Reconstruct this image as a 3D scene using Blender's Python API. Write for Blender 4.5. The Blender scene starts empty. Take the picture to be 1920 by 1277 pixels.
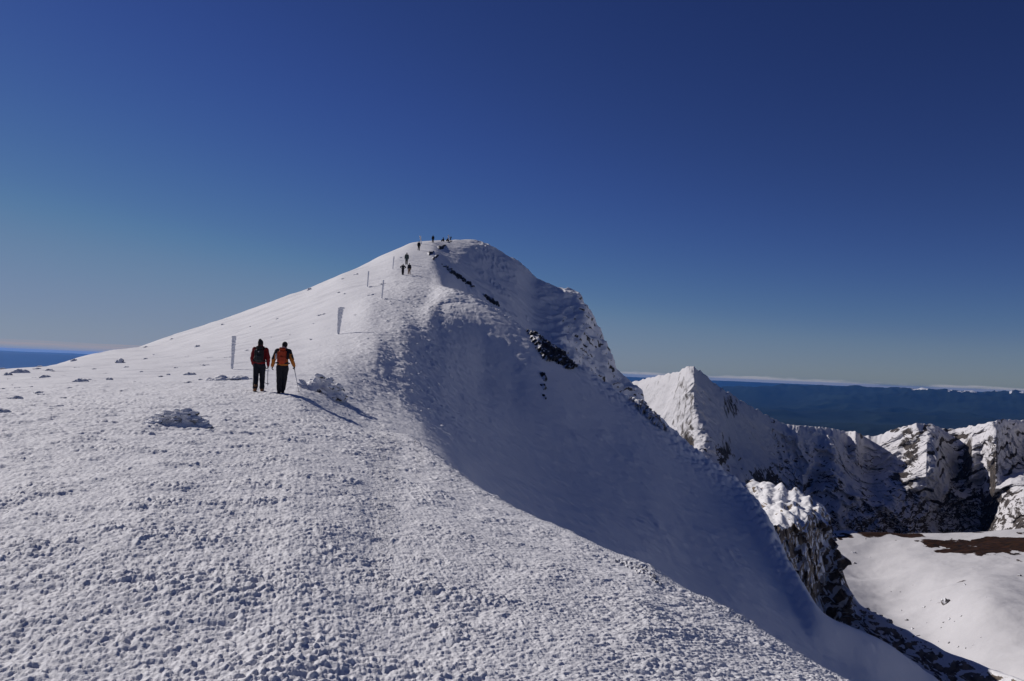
import bpy, bmesh, math, random
import numpy as np
from mathutils import Vector, Matrix

SC = bpy.context.scene
COL = SC.collection
R = math.radians
EYE = 1.65                      # eye height above the snow under the camera
FPX = 1500.0                    # focal length in photo pixels (1920 wide)
PITCH, ROLL = R(2.119), R(2.416)
QUAL = 1.0

# ------------------------------------------------------------------ camera
cp, sp = math.cos(PITCH), math.sin(PITCH)
fwd = np.array((0, cp, sp)); r0 = np.array((1.0, 0, 0)); u0 = np.array((0, -sp, cp))
cam_r = math.cos(ROLL)*r0 + math.sin(ROLL)*u0
cam_u = -math.sin(ROLL)*r0 + math.cos(ROLL)*u0
cd = bpy.data.cameras.new('camera'); cam = bpy.data.objects.new('camera', cd); COL.objects.link(cam)
cam.matrix_world = Matrix(((cam_r[0], cam_u[0], -fwd[0], 0), (cam_r[1], cam_u[1], -fwd[1], 0),
                           (cam_r[2], cam_u[2], -fwd[2], EYE), (0, 0, 0, 1)))
cd.sensor_width = 36.0; cd.lens = 36.0*FPX/1920.0; cd.clip_start = 0.05; cd.clip_end = 300000
SC.camera = cam

def ray(px, py):
    d = fwd*FPX + cam_r*(px-960) + cam_u*(638.5-py)
    return d
def pix(px, py):
    """azimuth and tangent of elevation of a direction seen in the photograph"""
    d = ray(px, py)
    h = math.hypot(d[0], d[1])
    return math.atan2(d[0], d[1]), d[2]/h
def az_level(px):               # azimuth of column px at the eye-level line
    return math.atan2(px-960, FPX)

# ------------------------------------------------------------------ noise
def _h2(ix, iy, seed):
    h = (ix.astype(np.int64)*374761393 + iy.astype(np.int64)*668265263 + seed*974634533) & 0xFFFFFFFF
    h = ((h ^ (h >> 13))*1274126177) & 0xFFFFFFFF
    h = ((h ^ (h >> 16))*2246822519) & 0xFFFFFFFF
    return h ^ (h >> 15)
def perlin(x, y, seed=0):
    xi = np.floor(x); yi = np.floor(y); fx = x-xi; fy = y-yi
    u = fx*fx*fx*(fx*(fx*6-15)+10); v = fy*fy*fy*(fy*(fy*6-15)+10)
    def g(a, b):
        h = _h2(xi+a, yi+b, seed)*(2*math.pi/4294967296.0)
        return np.cos(h)*(fx-a) + np.sin(h)*(fy-b)
    a = g(0, 0); b = g(1, 0); c = g(0, 1); d = g(1, 1)
    p = a+u*(b-a); q = c+u*(d-c)
    return (p+v*(q-p))*1.5
def fbm(x, y, seed=0, oct=4, gain=.5, lac=2.03):
    s = 0; a = 1.0
    for k in range(oct):
        s = s + a*perlin(x, y, seed+k*17); a *= gain; x = x*lac+3.1; y = y*lac-1.7
    return s
def ridged(x, y, seed=0, oct=5, gain=.5):
    s = 0; a = 1.0; w = 1.0
    for k in range(oct):
        n = 1-np.abs(perlin(x, y, seed+k*31)); n = n*n*w
        s = s+a*n; w = np.clip(n*1.6, 0, 1); a *= gain; x = x*2.07+5.3; y = y*2.07+1.1
    return s
def lumps(x, y, seed=0, jitter=.9):
    """rounded lumps with random heights and sharp creases between them (0..1)"""
    xi = np.floor(x); yi = np.floor(y); best = np.full(x.shape, -9.0)
    for a in (-1, 0, 1):
        for b in (-1, 0, 1):
            h = _h2(xi+a, yi+b, seed); h2 = _h2(xi+a, yi+b, seed+7)
            px = xi+a+.5+jitter*((h & 0xFFFF)/65535.0-.5); py = yi+b+.5+jitter*(((h >> 16) & 0xFFFF)/65535.0-.5)
            hh = (h2 & 0xFFFF)/65535.0; rr = .55+.45*((h2 >> 16) & 0xFFFF)/65535.0
            d2 = ((x-px)**2+(y-py)**2)/(rr*rr)
            best = np.maximum(best, .35+.65*hh-d2*1.0)
    return np.clip(best, 0, 1)
def sstep(a, b, x):
    t = np.clip((x-a)/(b-a), 0, 1); return t*t*(3-2*t)

# ------------------------------------------------------------------ monotone cubic interpolation
def pchip_d(x, y):              # x, y: (K, N)
    h = np.diff(x, axis=0); dl = np.diff(y, axis=0)/h
    d = np.zeros_like(y)
    w1 = 2*h[1:]+h[:-1]; w2 = h[1:]+2*h[:-1]
    same = dl[:-1]*dl[1:] > 0
    with np.errstate(divide='ignore', invalid='ignore'):
        hm = (w1+w2)/(w1/dl[:-1]+w2/dl[1:])
    d[1:-1] = np.where(same, hm, 0)
    d[0] = dl[0]; d[-1] = dl[-1]
    return d
def pchip1(xk, yk, x):
    xk = np.asarray(xk, float)[:, None]; yk = np.asarray(yk, float)[:, None]
    d = pchip_d(xk, yk)[:, 0]; xk = xk[:, 0]; yk = yk[:, 0]
    i = np.clip(np.searchsorted(xk, x)-1, 0, len(xk)-2)
    h = xk[i+1]-xk[i]; t = (x-xk[i])/h
    out = (yk[i]*(1+2*t)*(1-t)**2 + h*d[i]*t*(1-t)**2 + yk[i+1]*t*t*(3-2*t) + h*d[i+1]*t*t*(t-1))
    out = np.where(x < xk[0], yk[0], out); return np.where(x > xk[-1], yk[-1], out)

class Sheet:
    """a height field on a fan of bearings: columns = bearings, rows run outward; knots give (r, z) per column"""
    def __init__(s, cols, knots, rows):
        # knots: list of features, each a list of (az, r, z)
        N = len(cols); K = len(knots)
        lr = np.zeros((K, N)); zz = np.zeros((K, N))
        for k, f in enumerate(knots):
            f = sorted(f); a = [q[0] for q in f]
            lr[k] = pchip1(a, [math.log(q[1]) for q in f], cols)
            zz[k] = pchip1(a, [q[2] for q in f], cols)
        for k in range(1, K): lr[k] = np.maximum(lr[k], lr[k-1]+.004)
        d = pchip_d(lr, zz)
        L = []; Z = []; S = []
        for k in range(K-1):
            n = rows[k]; t = (np.arange(n)/n)[:, None]
            h = (lr[k+1]-lr[k])[None]
            L.append(lr[k][None]+t*h)
            Z.append(zz[k]*(1+2*t)*(1-t)**2 + h*d[k]*t*(1-t)**2 + zz[k+1]*t*t*(3-2*t) + h*d[k+1]*t*t*(t-1))
            S.append(np.repeat(k+t, N, 1))
        L.append(lr[-1:]); Z.append(zz[-1:]); S.append(np.full((1, N), K-1.0))
        s.cols = cols; s.az = np.repeat(cols[None], sum(rows)+1, 0)
        s.r = np.exp(np.concatenate(L)); s.z = np.concatenate(Z); s.s = np.concatenate(S)
        s.xyz()
    def xyz(s):
        s.x = s.r*np.sin(s.az); s.y = s.r*np.cos(s.az)
    def smooth(s, nr, nc, times=1):
        def box(a, n, ax):
            if n < 1: return a
            pad = [(0, 0), (0, 0)]; pad[ax] = (n, n)
            c = np.cumsum(np.pad(a, pad, mode='edge'), axis=ax)
            c = np.insert(c, 0, 0, axis=ax); w = 2*n+1
            sl1 = [slice(None)]*2; sl2 = [slice(None)]*2
            sl1[ax] = slice(w, None); sl2[ax] = slice(None, -w)
            return (c[tuple(sl1)]-c[tuple(sl2)])/w
        for _ in range(times):
            s.z = box(box(s.z, nr, 0), nc, 1)
    def normals(s):
        px = np.stack((s.x, s.y, s.z), -1)
        du = np.gradient(px, axis=1); dv = np.gradient(px, axis=0)
        n = np.cross(du, dv); n /= np.linalg.norm(n, axis=-1, keepdims=True)+1e-12
        n *= np.sign(n[..., 2:3]+1e-9)
        return n
    def first_hit(s, az, te, rmin=1.0):
        """where the line of sight (bearing, tan elevation) meets the sheet"""
        j = int(np.clip(np.searchsorted(s.cols, az), 1, len(s.cols)-1))
        f = (az-s.cols[j-1])/(s.cols[j]-s.cols[j-1])
        r = s.r[:, j-1]*(1-f)+s.r[:, j]*f; z = s.z[:, j-1]*(1-f)+s.z[:, j]*f
        v = z-te*r
        ok = np.nonzero((v >= 0) & (r > rmin))[0]
        if len(ok) == 0: 
            i = int(np.argmax(np.where(r > rmin, z/r, -9)))
            return r[i], z[i]
        i = ok[0]
        if i == 0: return r[0], z[0]
        t = -v[i-1]/(v[i]-v[i-1]+1e-12)
        return r[i-1]+t*(r[i]-r[i-1]), z[i-1]+t*(z[i]-z[i-1])
    def ground(s, x, y):
        az = math.atan2(x, y); rr = math.hypot(x, y)
        j = int(np.clip(np.searchsorted(s.cols, az), 1, len(s.cols)-1))
        f = (az-s.cols[j-1])/(s.cols[j]-s.cols[j-1])
        r = s.r[:, j-1]*(1-f)+s.r[:, j]*f; z = s.z[:, j-1]*(1-f)+s.z[:, j]*f
        return float(np.interp(rr, r, z))

def grid_mesh(name, x, y, z, attrs=None):
    m, n = x.shape
    me = bpy.data.meshes.new(name)
    co = np.stack((x, y, z), -1).reshape(-1, 3).astype(np.float32)
    me.vertices.add(m*n); me.vertices.foreach_set('co', co.ravel())
    i = (np.arange(m-1)[:, None]*n+np.arange(n-1)[None]).ravel()
    q = np.stack((i, i+1, i+1+n, i+n), -1).astype(np.int32)
    nf = len(q)
    me.loops.add(nf*4); me.polygons.add(nf)
    me.polygons.foreach_set('loop_start', np.arange(0, nf*4, 4, dtype=np.int32))
    me.loops.foreach_set('vertex_index', q.ravel())
    me.polygons.foreach_set('use_smooth', np.ones(nf, bool))
    me.update(calc_edges=True)
    for k, a in (attrs or {}).items():
        at = me.attributes.new(k, 'FLOAT', 'POINT'); at.data.foreach_set('value', a.reshape(-1).astype(np.float32))
    return me

def link(name, me, mats=(), parent=None, kind=None, label=None, cat=None, group=None):
    o = bpy.data.objects.new(name, me); COL.objects.link(o)
    if me is not None:
        for m in (mats if isinstance(mats, (list, tuple)) else [mats]): me.materials.append(m)
    if parent is not None: o.parent = parent
    if kind: o['kind'] = kind
    if label: o['label'] = label
    if cat: o['category'] = cat
    if group: o['group'] = group
    return o

# ------------------------------------------------------------------ the ridge we stand on
def P(px, py, r):
    a, te = pix(px, py); return (a, r, te*r)
def Q(px, py, z):
    a, te = pix(px, py); return (a, z/te, z)
def H(px, r, z): return (az_level(px), r, z+r*.00767)

E1 = [H(700,18,-1.76), Q(760,826,-1.80), Q(800,850,-1.85), Q(880,905,-1.93), Q(960,955,-1.98), Q(1060,1000,-2.02), Q(1150,1045,-2.04),
      Q(1215,1070,-2.05), Q(1250,1095,-2.07), Q(1350,1150,-2.10), Q(1480,1225,-2.14), Q(1570,1277,-2.17), Q(1760,1385,-2.25),
      Q(1920,1475,-2.3), Q(2300,1690,-2.4), H(3400,2.6,-2.4)]
K = [None]*15  # features
K[0] = [H(-3000,.35,-1.66), H(3400,.35,-1.66)]
K[1] = [H(-3000,3.0,-1.9), H(-500,3.0,-1.72), H(300,3.0,-1.64), H(960,3.0,-1.72), H(1200,3.0,-1.77)] + [(q[0], min(3.0, q[1]*.62), -1.80-.01*max(0, q[2]*-1-2.1)*10) for q in E1[11:]]
K[2] = [H(-3000,18,-4), H(-500,18,-2.0), H(0,18,-1.52), H(150,18,-1.47), H(300,18,-1.45), H(430,18,-1.48), H(560,18,-1.56), H(640,18,-1.66)] + E1
K[3] = [(q[0], q[1]*1.16, q[2]+(.03 if k < 6 else -.08 if k == 7 else 0)) for k, q in enumerate(K[2][:8])]
for q in E1:
    px = 960+FPX*math.tan(q[0])
    drop = np.interp(px, [700, 760, 830, 960, 1250, 1570, 2300], [.15, .15, .25, .42, .62, .8, .9])
    K[3].append((q[0], q[1]*np.interp(px, [700, 1250], [1.16, 1.26]), q[2]-drop))
def col(px, **kw): return px
# radial stations for every column: (px, [(r, z) for knots 4..14])
C = {
 -3000: [(26,-6),(40,-9),(52,-12),(65,-15),(80,-19),(95,-23),(115,-28),(140,-35),(165,-42),(190,-50),(230,-70)],
 -500: [(26,-2.4),(40,-3.2),(52,-4.0),(65,-5.0),(80,-6.4),(95,-8),(115,-10),(140,-14),(165,-18),(190,-23),(230,-33)],
 0:   [(26,-1.68),(40,-1.78),(52,-1.84),(62,-1.90),(80,-2.9),(95,-4.2),(115,-6.2),(140,-9),(165,-12.5),(190,-17),(230,-26)],
 150: [(26,-1.56),(40,-1.56),(52,-1.56),(65,-1.56),(80,-1.56),(95,-1.55),(112,-1.66),(140,-3.6),(165,-6.5),(190,-10),(230,-18)],
 300: [(26,-1.45),(40,-1.35),(52,-1.22),(65,-1.0),(80,-.65),(95,-.2),(115,.5),(135,1.3),(165,1.0),(190,-1.5),(230,-7)],
 430: [(26,-1.35),(40,-1.15),(52,-.85),(65,-.15),(80,.75),(95,1.85),(115,3.5),(145,5.9),(165,6.6),(190,5.5),(230,0)],
 560: [(26,-1.32),(40,-.95),(52,-.25),(65,.90),(80,2.7),(95,4.8),(115,7.5),(150,11.5),(165,12.4),(190,12.4),(230,7)],
 600: [(26,-1.52),(40,-.90),(52,0.0),(65,1.4),(80,3.45),(95,5.8),(115,8.8),(145,12.8),(163,14.4),(190,15.3),(230,10.5)],
 640: [(26,-1.80),(40,-.98),(52,.25),(65,1.8),(80,4.1),(95,6.8),(115,10.0),(140,14.0),(160,16.3),(190,18),(230,14)],
 700: [(26,-2.15),(40,-1.5),(52,.40),(65,2.3),(80,5.2),(95,7.8),(115,11.2),(140,15.7),(165,20.1),(184,22.4),(230,21)],
 740: [(26,-2.30),(40,-1.9),(52,-.2),(65,2.3),(80,5.2),(95,8.3),(115,11.9),(140,16.9),(165,22.0),(188,25.3),(230,24)],
 765: [(26,-2.42),(40,-2.15),(52,-.5),(65,2.2),(80,5.1),(95,8.5),(115,12.0),(140,17.1),(165,22.7),(190,27.2),(230,26)],
 800: [(26,-2.6),(40,-2.7),(52,-1.2),(65,1.5),(80,4.7),(95,8.4),(115,11.8),(140,17.1),(165,22.9),(192,28.2),(230,27.5)],
 830: [(26,-2.85),(40,-3.25),(52,-2.1),(65,.3),(84,6.3),(93,8.4),(108,10.0),(142,16.0),(167,22.2),(193,28.8),(230,28)],
 870: [(26,-3.35),(40,-4.0),(54,-2.7),(67,-.4),(85.5,6.9),(91,7.75),(105,6.0),(143,13.0),(168,20.7),(195,29.6),(230,29)],
 915: [(26,-4.2),(40,-5.0),(55,-4.0),(70,-1.1),(83.5,5.5),(88.5,6.3),(105,2.5),(146,10.5),(170,18.2),(195,28.0),(230,28)],
 960: [(26,-5.0),(40,-6.0),(55,-5.3),(70,-2.0),(81.5,4.0),(86,4.7),(105,-1),(150,8.0),(172,16.0),(193,25.1),(230,24)],
 1000:[(26,-5.8),(40,-6.8),(55,-6.3),(69,-3.2),(80,2.5),(84,3.25),(105,-4),(154,4.6),(175,12.6),(191,20.8),(230,18)],
 1070:[(26,-6.9),(40,-8.0),(55,-7.9),(68,-5.2),(78.5,.1),(82,.85),(105,-10),(150,1.0),(172,9.0),(186,17.4),(225,14)],
}
E2 = [(1144,721,81),(1197,756,80),(1236,783,79),(1300,838,77),(1385,903,74),(1440,968,69),(1470,1030,66),(1500,1082,63),(1545,1150,60),
      (1600,1178,61),(1650,1200,62),(1760,1277,64),(1920,1370,64),(2300,1560,60)]
B = {   # B face under the rib: (r, z) at knots 4..8
 1144:[(27,-8.2),(40,-9.1),(55,-9.1),(68,-6.9),(76,-3.4)],
 1197:[(27,-9.2),(40,-10.1),(55,-10.2),(67,-8.1),(75,-5.0)],
 1236:[(27.5,-9.9),(40,-10.9),(54,-11.1),(66,-9.2),(74,-6.4)],
 1300:[(28,-11.2),(40,-12.3),(53,-12.7),(65,-11.3),(72,-9.0)],
 1385:[(29,-12.6),(40,-13.7),(51,-14.2),(62,-13.3),(69,-11.7)],
 1440:[(29,-13.8),(40,-14.9),(50,-15.3),(59,-14.8),(65,-13.6)],
 1470:[(29.5,-14.5),(40,-15.6),(49,-16.1),(57,-15.8),(62,-15.1)],
 1500:[(30,-15.2),(40,-16.3),(48,-16.8),(54,-16.8),(59,-16.4)],
 1545:[(30,-15.9),(38,-16.9),(45,-17.5),(51,-17.7),(56,-17.5)],
 1600:[(30,-16.7),(38,-17.7),(45,-18.3),(51,-18.6),(57,-18.5)],
 1650:[(30,-17.5),(38,-18.5),(46,-19.1),(52,-19.4),(58,-19.3)],
 1760:[(30,-19.1),(38,-20.2),(46,-21.1),(53,-21.7),(60,-21.9)],
 1920:[(28,-21.0),(36,-22.5),(45,-23.8),(53,-24.8),(60,-25.4)],
 2300:[(24,-20.5),(32,-23.5),(42,-26),(50,-27.5),(56,-28.5)],
}
for px, row in C.items():
    for k, (r, z) in enumerate(row):
        if K[k+4] is None: K[k+4] = []
        K[k+4].append(H(px, r, z))
for px, row in B.items():
    for k, (r, z) in enumerate(row): K[k+4].append(H(px, r, z))
for (px, py, r) in E2: K[9].append(P(px, py, r))
# the summit dome ends in a cliff: knots 11..13 come from what stands in the picture, then fall away
CL = [(1088,553,184),(1103,580,183),(1117,607,182),(1136,648,180),(1159,692,178),(1182,712,176),(1200,730,174),(1212,752,172)]
for (px, py, r) in CL:
    a, rr, z = P(px, py, r)
    K[13].append((a, rr, z)); K[12].append((a, rr-14, z-9.0)); K[11].append((a, rr-34, z-18.5)); K[14].append((a, rr+35, z-10)); K[10].append((a, 106, min(-11.5, z-17)))
for px, r9, z9 in [(1236,79,-6),(1300,77,-8),(1385,74,-10),(1500,63,-15),(1545,60,-16.5),(1650,62,-18.4),(1760,64,-21.1),(1920,64,-25),(2300,60,-28)]:
    K[10].append(H(px, r9*1.12, z9-7)); K[11].append(H(px, r9*1.3, z9-17)); K[12].append(H(px, r9*1.5, z9-28)); K[13].append(H(px, r9*1.8, z9-42)); K[14].append(H(px, r9*2.6, z9-75))
K[9].append(H(3400,60,-40))
for k, (r, z) in zip((4,5,6,7,8,10,11,12,13,14), ((24,-20),(30,-24),(38,-29),(46,-33),(53,-36),(66,-45),(74,-50),(85,-58),(100,-66),(140,-82))): K[k].append(H(3400, r, z))

# behind the camera the ridge goes on: bearings 75 to 290 degrees
for deg, st in ((75, [(18,-9),(21,-17),(24,-20),(30,-24),(38,-29),(46,-33),(53,-36),(60,-40),(66,-45),(74,-50),(85,-58),(100,-66),(140,-78)]),
                (120, [(18,-8),(21,-9.5),(24,-11),(28,-13),(32,-15.5),(36,-18),(40,-20.5),(48,-26),(58,-33),(72,-43),(95,-57),(120,-70)]),
                (165, [(9,-1.9),(12,-2.1),(26,-3),(40,-4),(52,-4.6),(65,-5),(80,-5.5),(95,-6),(115,-7),(140,-8),(165,-9),(190,-10),(230,-14)]),
                (200, [(12,-1.8),(15,-1.9),(26,-2.2),(40,-2.7),(52,-3),(65,-3.4),(80,-4),(95,-5),(115,-6),(140,-7),(165,-8),(190,-9),(230,-12)]),
                (245, [(18,-3.4),(21,-4),(26,-5.2),(40,-8),(52,-11),(65,-14),(80,-18),(95,-22),(115,-27),(140,-34),(165,-41),(190,-50),(230,-70)]),
                (296, [(18,-4),(21,-4.6),(26,-6),(40,-9),(52,-12),(65,-15),(80,-19),(95,-23),(115,-28),(140,-35),(165,-42),(190,-50),(230,-70)])):
    if deg < 150: st = [(3.0,-2.1), (4.2,-3.1)]+[(q*1.0, z) for q, z in (st[2:] if deg < 100 else st[1:])]
    K[0].append((R(deg), .35, -1.66)); K[1].append((R(deg), 1.9 if deg < 150 else 3.0, -1.72))
    for k in range(13): K[k+2].append((R(deg), st[k][0], st[k][1]))

def frange(a, b, n): return np.linspace(a, b, n, endpoint=False)
NC = int(1560*QUAL)
cols = np.concatenate((frange(R(-66), R(-36), int(90*QUAL)), frange(R(-36), R(36.5), NC), frange(R(36.5), R(55), int(50*QUAL)), np.linspace(R(55), R(294), int(110*QUAL))))
rows = [int(q*QUAL) for q in (10, 600, 46, 70, 100, 80, 70, 70, 60, 44, 46, 60, 66, 14)]
T = Sheet(cols, K, rows)
T.smooth(3, 4, 2)
# the shaded bowl is one clean sheet: iron out the creases between the control columns there
_z0 = T.z.copy(); T.smooth(12, 34, 2)
_px = 960+FPX*np.tan(np.clip(T.az, -1.1, .98))
_w = sstep(4.6, 5.6, T.s)*sstep(8.6, 7.6, T.s)*sstep(735, 800, _px)*sstep(1640, 1500, _px)
T.z = _z0*(1-_w)+T.z*_w
# ------------------------------------------------------------------ light
SUN_AZ, SUN_EL = R(-54.0), R(29.5)       # bearing from the view axis (left), height
w = bpy.data.worlds.new('World'); SC.world = w; w.use_nodes = True
nt = w.node_tree; nt.nodes.clear()
def N(nt, t, **kw):
    n = nt.nodes.new(t)
    for k, v in kw.items():
        if k.startswith('_'): setattr(n, k[1:], v)
        else: n.inputs[k].default_value = v
    return n
sky = N(nt, 'ShaderNodeTexSky', _sky_type='NISHITA', _sun_disc=False, _sun_elevation=SUN_EL, _sun_rotation=SUN_AZ,
        _altitude=2200.0, _air_density=1.0, _dust_density=.25, _ozone_density=3.0)
bg = N(nt, 'ShaderNodeBackground', Strength=.05)
out = N(nt, 'ShaderNodeOutputWorld')
pre = N(nt, 'ShaderNodeVectorMath', _operation='SCALE'); pre.inputs['Scale'].default_value = .05*.5
crv = N(nt, 'ShaderNodeRGBCurve'); mp = crv.mapping; mp.use_clip = False; mp.extend = 'HORIZONTAL'
PTS = [[(.058, .018), (.150, .072), (.227, .138), (.386, .202), (1, .34), (2, .50)],
       [(.107, .042), (.254, .158), (.301, .200), (.497, .265), (1, .42), (2, .62)],
       [(.10, .062), (.209, .165), (.309, .280), (.418, .346), (.509, .372), (1, .60), (2, .85)]]
for c, pts in zip(mp.curves, PTS):
    c.points[0].location = (0, 0); c.points[1].location = (pts[-1][0]/2, pts[-1][1]/2)
    for x, y in pts[:-1]: c.points.new(x/2, y/2)
mp.update()
post = N(nt, 'ShaderNodeVectorMath', _operation='SCALE'); post.inputs['Scale'].default_value = 2/.05
nt.links.new(sky.outputs[0], pre.inputs[0]); nt.links.new(pre.outputs[0], crv.inputs['Color']); nt.links.new(crv.outputs[0], post.inputs[0])
# low cloud along the horizon
tc = N(nt, 'ShaderNodeTexCoord'); sx = N(nt, 'ShaderNodeSeparateXYZ'); nt.links.new(tc.outputs['Generated'], sx.inputs[0])
def M_(op, a, b=None, c=None):
    n = N(nt, 'ShaderNodeMath', _operation=op)
    for i, q in enumerate((a, b, c)):
        if q is None: continue
        if isinstance(q, (int, float)): n.inputs[i].default_value = q
        else: nt.links.new(q, n.inputs[i])
    return n.outputs[0]
def SS(v, a, b):
    n = N(nt, 'ShaderNodeMapRange', _interpolation_type='SMOOTHSTEP'); n.inputs[1].default_value = a; n.inputs[2].default_value = b
    nt.links.new(v, n.inputs[0]); return n.outputs[0]
def cloud_noise(sc, det, seed):
    mpn = N(nt, 'ShaderNodeMapping'); mpn.inputs['Scale'].default_value = sc; mpn.inputs['Location'].default_value = (seed, seed*.7, 0)
    nt.links.new(tc.outputs['Generated'], mpn.inputs[0])
    nn = N(nt, 'ShaderNodeTexNoise', Scale=1.0, Detail=det, Roughness=.6); nt.links.new(mpn.outputs[0], nn.inputs['Vector']); return nn.outputs[0]
X, Y, Z = sx.outputs
puff = cloud_noise((38, 38, 420), 6.0, 3.3); wide = cloud_noise((7, 7, 60), 4.0, 9.1); streak = cloud_noise((5, 5, 330), 5.0, 5.2)
top = M_('MULTIPLY_ADD', puff, .0085, M_('MULTIPLY_ADD', wide, .006, -.0026))                       # ragged top
ztop = M_('SUBTRACT', top, Z)
right_m = M_('MULTIPLY', SS(ztop, -.0006, .0020), SS(wide, .30, .46)); right_m = M_('MULTIPLY', right_m, SS(X, -.05, .12))
right_m = M_('MULTIPLY', right_m, .85)
lz = M_('MULTIPLY_ADD', wide, .007, .0075)
left_m = M_('MULTIPLY', SS(M_('SUBTRACT', lz, Z), -.0006, .0010), SS(Z, -.006, .009)); left_m = M_('MULTIPLY', left_m, SS(streak, .28, .62))
left_m = M_('MULTIPLY', M_('MULTIPLY', left_m, SS(X, -.22, -.40)), .75)
mxr = N(nt, 'ShaderNodeMix', _data_type='RGBA'); mxl = N(nt, 'ShaderNodeMix', _data_type='RGBA')
nt.links.new(right_m, mxr.inputs[0]); nt.links.new(post.outputs[0], mxr.inputs[6]); mxr.inputs[7].default_value = (.36/.05, .36/.05, .39/.05, 1)
nt.links.new(left_m, mxl.inputs[0]); nt.links.new(mxr.outputs[2], mxl.inputs[6]); mxl.inputs[7].default_value = (.36/.05, .31/.05, .33/.05, 1)
nt.links.new(mxl.outputs[2], bg.inputs[0]); nt.links.new(bg.outputs[0], out.inputs[0])
sd = bpy.data.lights.new('sun', 'SUN'); sd.energy = 3.6; sd.angle = R(.53); sd.color = (1.0, .935, .885)
sun = bpy.data.objects.new('sun', sd); COL.objects.link(sun)
sdir = Vector((math.sin(SUN_AZ)*math.cos(SUN_EL), math.cos(SUN_AZ)*math.cos(SUN_EL), math.sin(SUN_EL)))
sun.rotation_euler = sdir.to_track_quat('Z', 'Y').to_euler(); sun.location = sdir*400
vs = SC.view_settings; vs.view_transform = 'Standard'; vs.look = 'None'; vs.exposure = 0; vs.gamma = 1
# ------------------------------------------------------------------ rime and rock relief on the ridge
def spacing(S):
    d = np.gradient(S.cols)[None]*S.r
    return d
dx = spacing(T)
u0x, v0x = T.x, T.y
pxc = 960+FPX*np.tan(np.clip(T.az, -1.1, .98))            # photo column of each bearing
on = (T.s < 9.5)*(np.abs(T.az) < R(40))*1.0
def fade(wl): return np.clip((wl/dx-2.0)/2.5, 0, 1)
# zones by knot number: 0-2 near slope, 3-9 bowl and left flank, 9-13 dome
n0 = fbm(u0x/9, v0x/9, 5, 3)
wx = u0x+.35*perlin(u0x/.9, v0x/.9, 3)+.05*perlin(u0x/.21, v0x/.21, 4)
wy = v0x+.30*perlin(u0x/.8, v0x/.8, 8)+.05*perlin(u0x/.19, v0x/.19, 9)
ca, sa = math.cos(R(-14)), math.sin(R(-14))
def lay(sx, sy, seed, wl, wob=0):
    x = u0x+wob*perlin(u0x/(sx*6), v0x/(sx*6), seed+50); y = v0x+wob*perlin(u0x/(sx*5), v0x/(sx*5), seed+60)
    X = (x*ca-y*sa)/sx; Y = (x*sa+y*ca)/sy
    f = fade(wl)*on; m = f > .01; o = np.zeros(x.shape)
    o[m] = np.maximum(lumps(X[m], Y[m], seed), lumps(X[m]+.37, Y[m]+.61, seed+100))*f[m]
    return o
def mlumps(x, y, seed, f):
    m = f > .01; o = np.zeros(x.shape); o[m] = lumps(x[m], y[m], seed)*f[m]; return o
long_ = sstep(900, 1250, pxc+50*n0)[...]                    # feathers stretch out near the drop
near = lay(.044, .038, 1, .034)*(1-long_)+lay(.092, .040, 5, .036, .01)*long_
mid = lay(.088, .078, 2, .07)
tiny = lay(.031, .028, 4, .024)
big = lay(.30, .24, 3, .2)
def turb(w0, seed, n=3, gain=.62, asp=.82):
    o = np.zeros(T.x.shape); a = 1.0; wl = w0
    for k in range(n):
        f = fade(wl*.8)*on; m = f > .01
        x = u0x[m]+.3*wl*perlin(u0x[m]/(wl*2.2), v0x[m]/(wl*2.2), seed+40+k); y = v0x[m]+.3*wl*perlin(u0x[m]/(wl*2.2), v0x[m]/(wl*2.2), seed+50+k)
        o[m] += a*f[m]*(.75-1.5*np.abs(perlin((x*ca-y*sa)/wl, (x*sa+y*ca)/(wl*asp), seed+k)))
        a *= gain; wl *= .5
    return o
tb = turb(.115, 300); tb2 = turb(.15, 340, 3, .55, .42)
patch = sstep(-.45, .9, fbm(u0x/.75, v0x/.65, 12, 4))
left_smooth = sstep(24, 42, T.r)*sstep(660, 520, pxc)       # wind-packed flank on the left
upper_smooth = sstep(70, 120, T.r)*sstep(830, 720, pxc)
bowl = sstep(2.2, 4.2, T.s)*sstep(690, 900, pxc)
dome = sstep(9.2, 10.2, T.s)*sstep(800, 900, pxc)
rim_band = sstep(28, 45, T.r)*(1-sstep(130, 170, T.r))*sstep(620, 760, pxc)*sstep(1000, 820, pxc)
lit = (1-.80*left_smooth)*(1-.75*upper_smooth)*(1-.72*bowl)
d = lit*(1+.40*sstep(950, 350, pxc)*sstep(22, 12, T.r))*(.0085*near*(.6+.5*patch)+.012*mid*patch**1.6+.0065*tiny+(.0135*tb*(1-long_)+long_*(.0085*tb+.0125*tb2))*(.65+.45*patch)+.012*big*patch**3+.014*fbm(u0x/.7, v0x/.7, 14, 3)*fade(.8)+.012*sstep(9, 24, T.r)*big)
huge = mlumps(wx/.85, wy/.85, 21, fade(.6)*(rim_band > .01)); huge2 = mlumps(wx/.42, wy/.45, 22, fade(.32)*(rim_band > .01))
g1 = lay(.12, .105, 6, .085, .02)*sstep(8, 18, T.r); g2 = lay(.23, .19, 7, .17, .05)*sstep(20, 34, T.r)
d = d+(1-.93*bowl)*(1-dome)*(.040*g1*(1-.80*left_smooth)+(.056*g2*(1-.80*left_smooth)*(1-.5*upper_smooth)))*(.55+.75*patch)
d = d+rim_band*(.075*huge+.095*huge2)*(.5+.7*patch)
d = d+left_smooth*(.05*lumps(u0x/2.6+.4*perlin(u0x/3,v0x/3,2), v0x/1.1, 23)**2*fade(1.4)+.10*fbm(u0x/7, v0x/3, 24, 3))
d = d+upper_smooth*.14*fbm(u0x/8, v0x/5, 25, 3)*fade(4)
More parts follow.
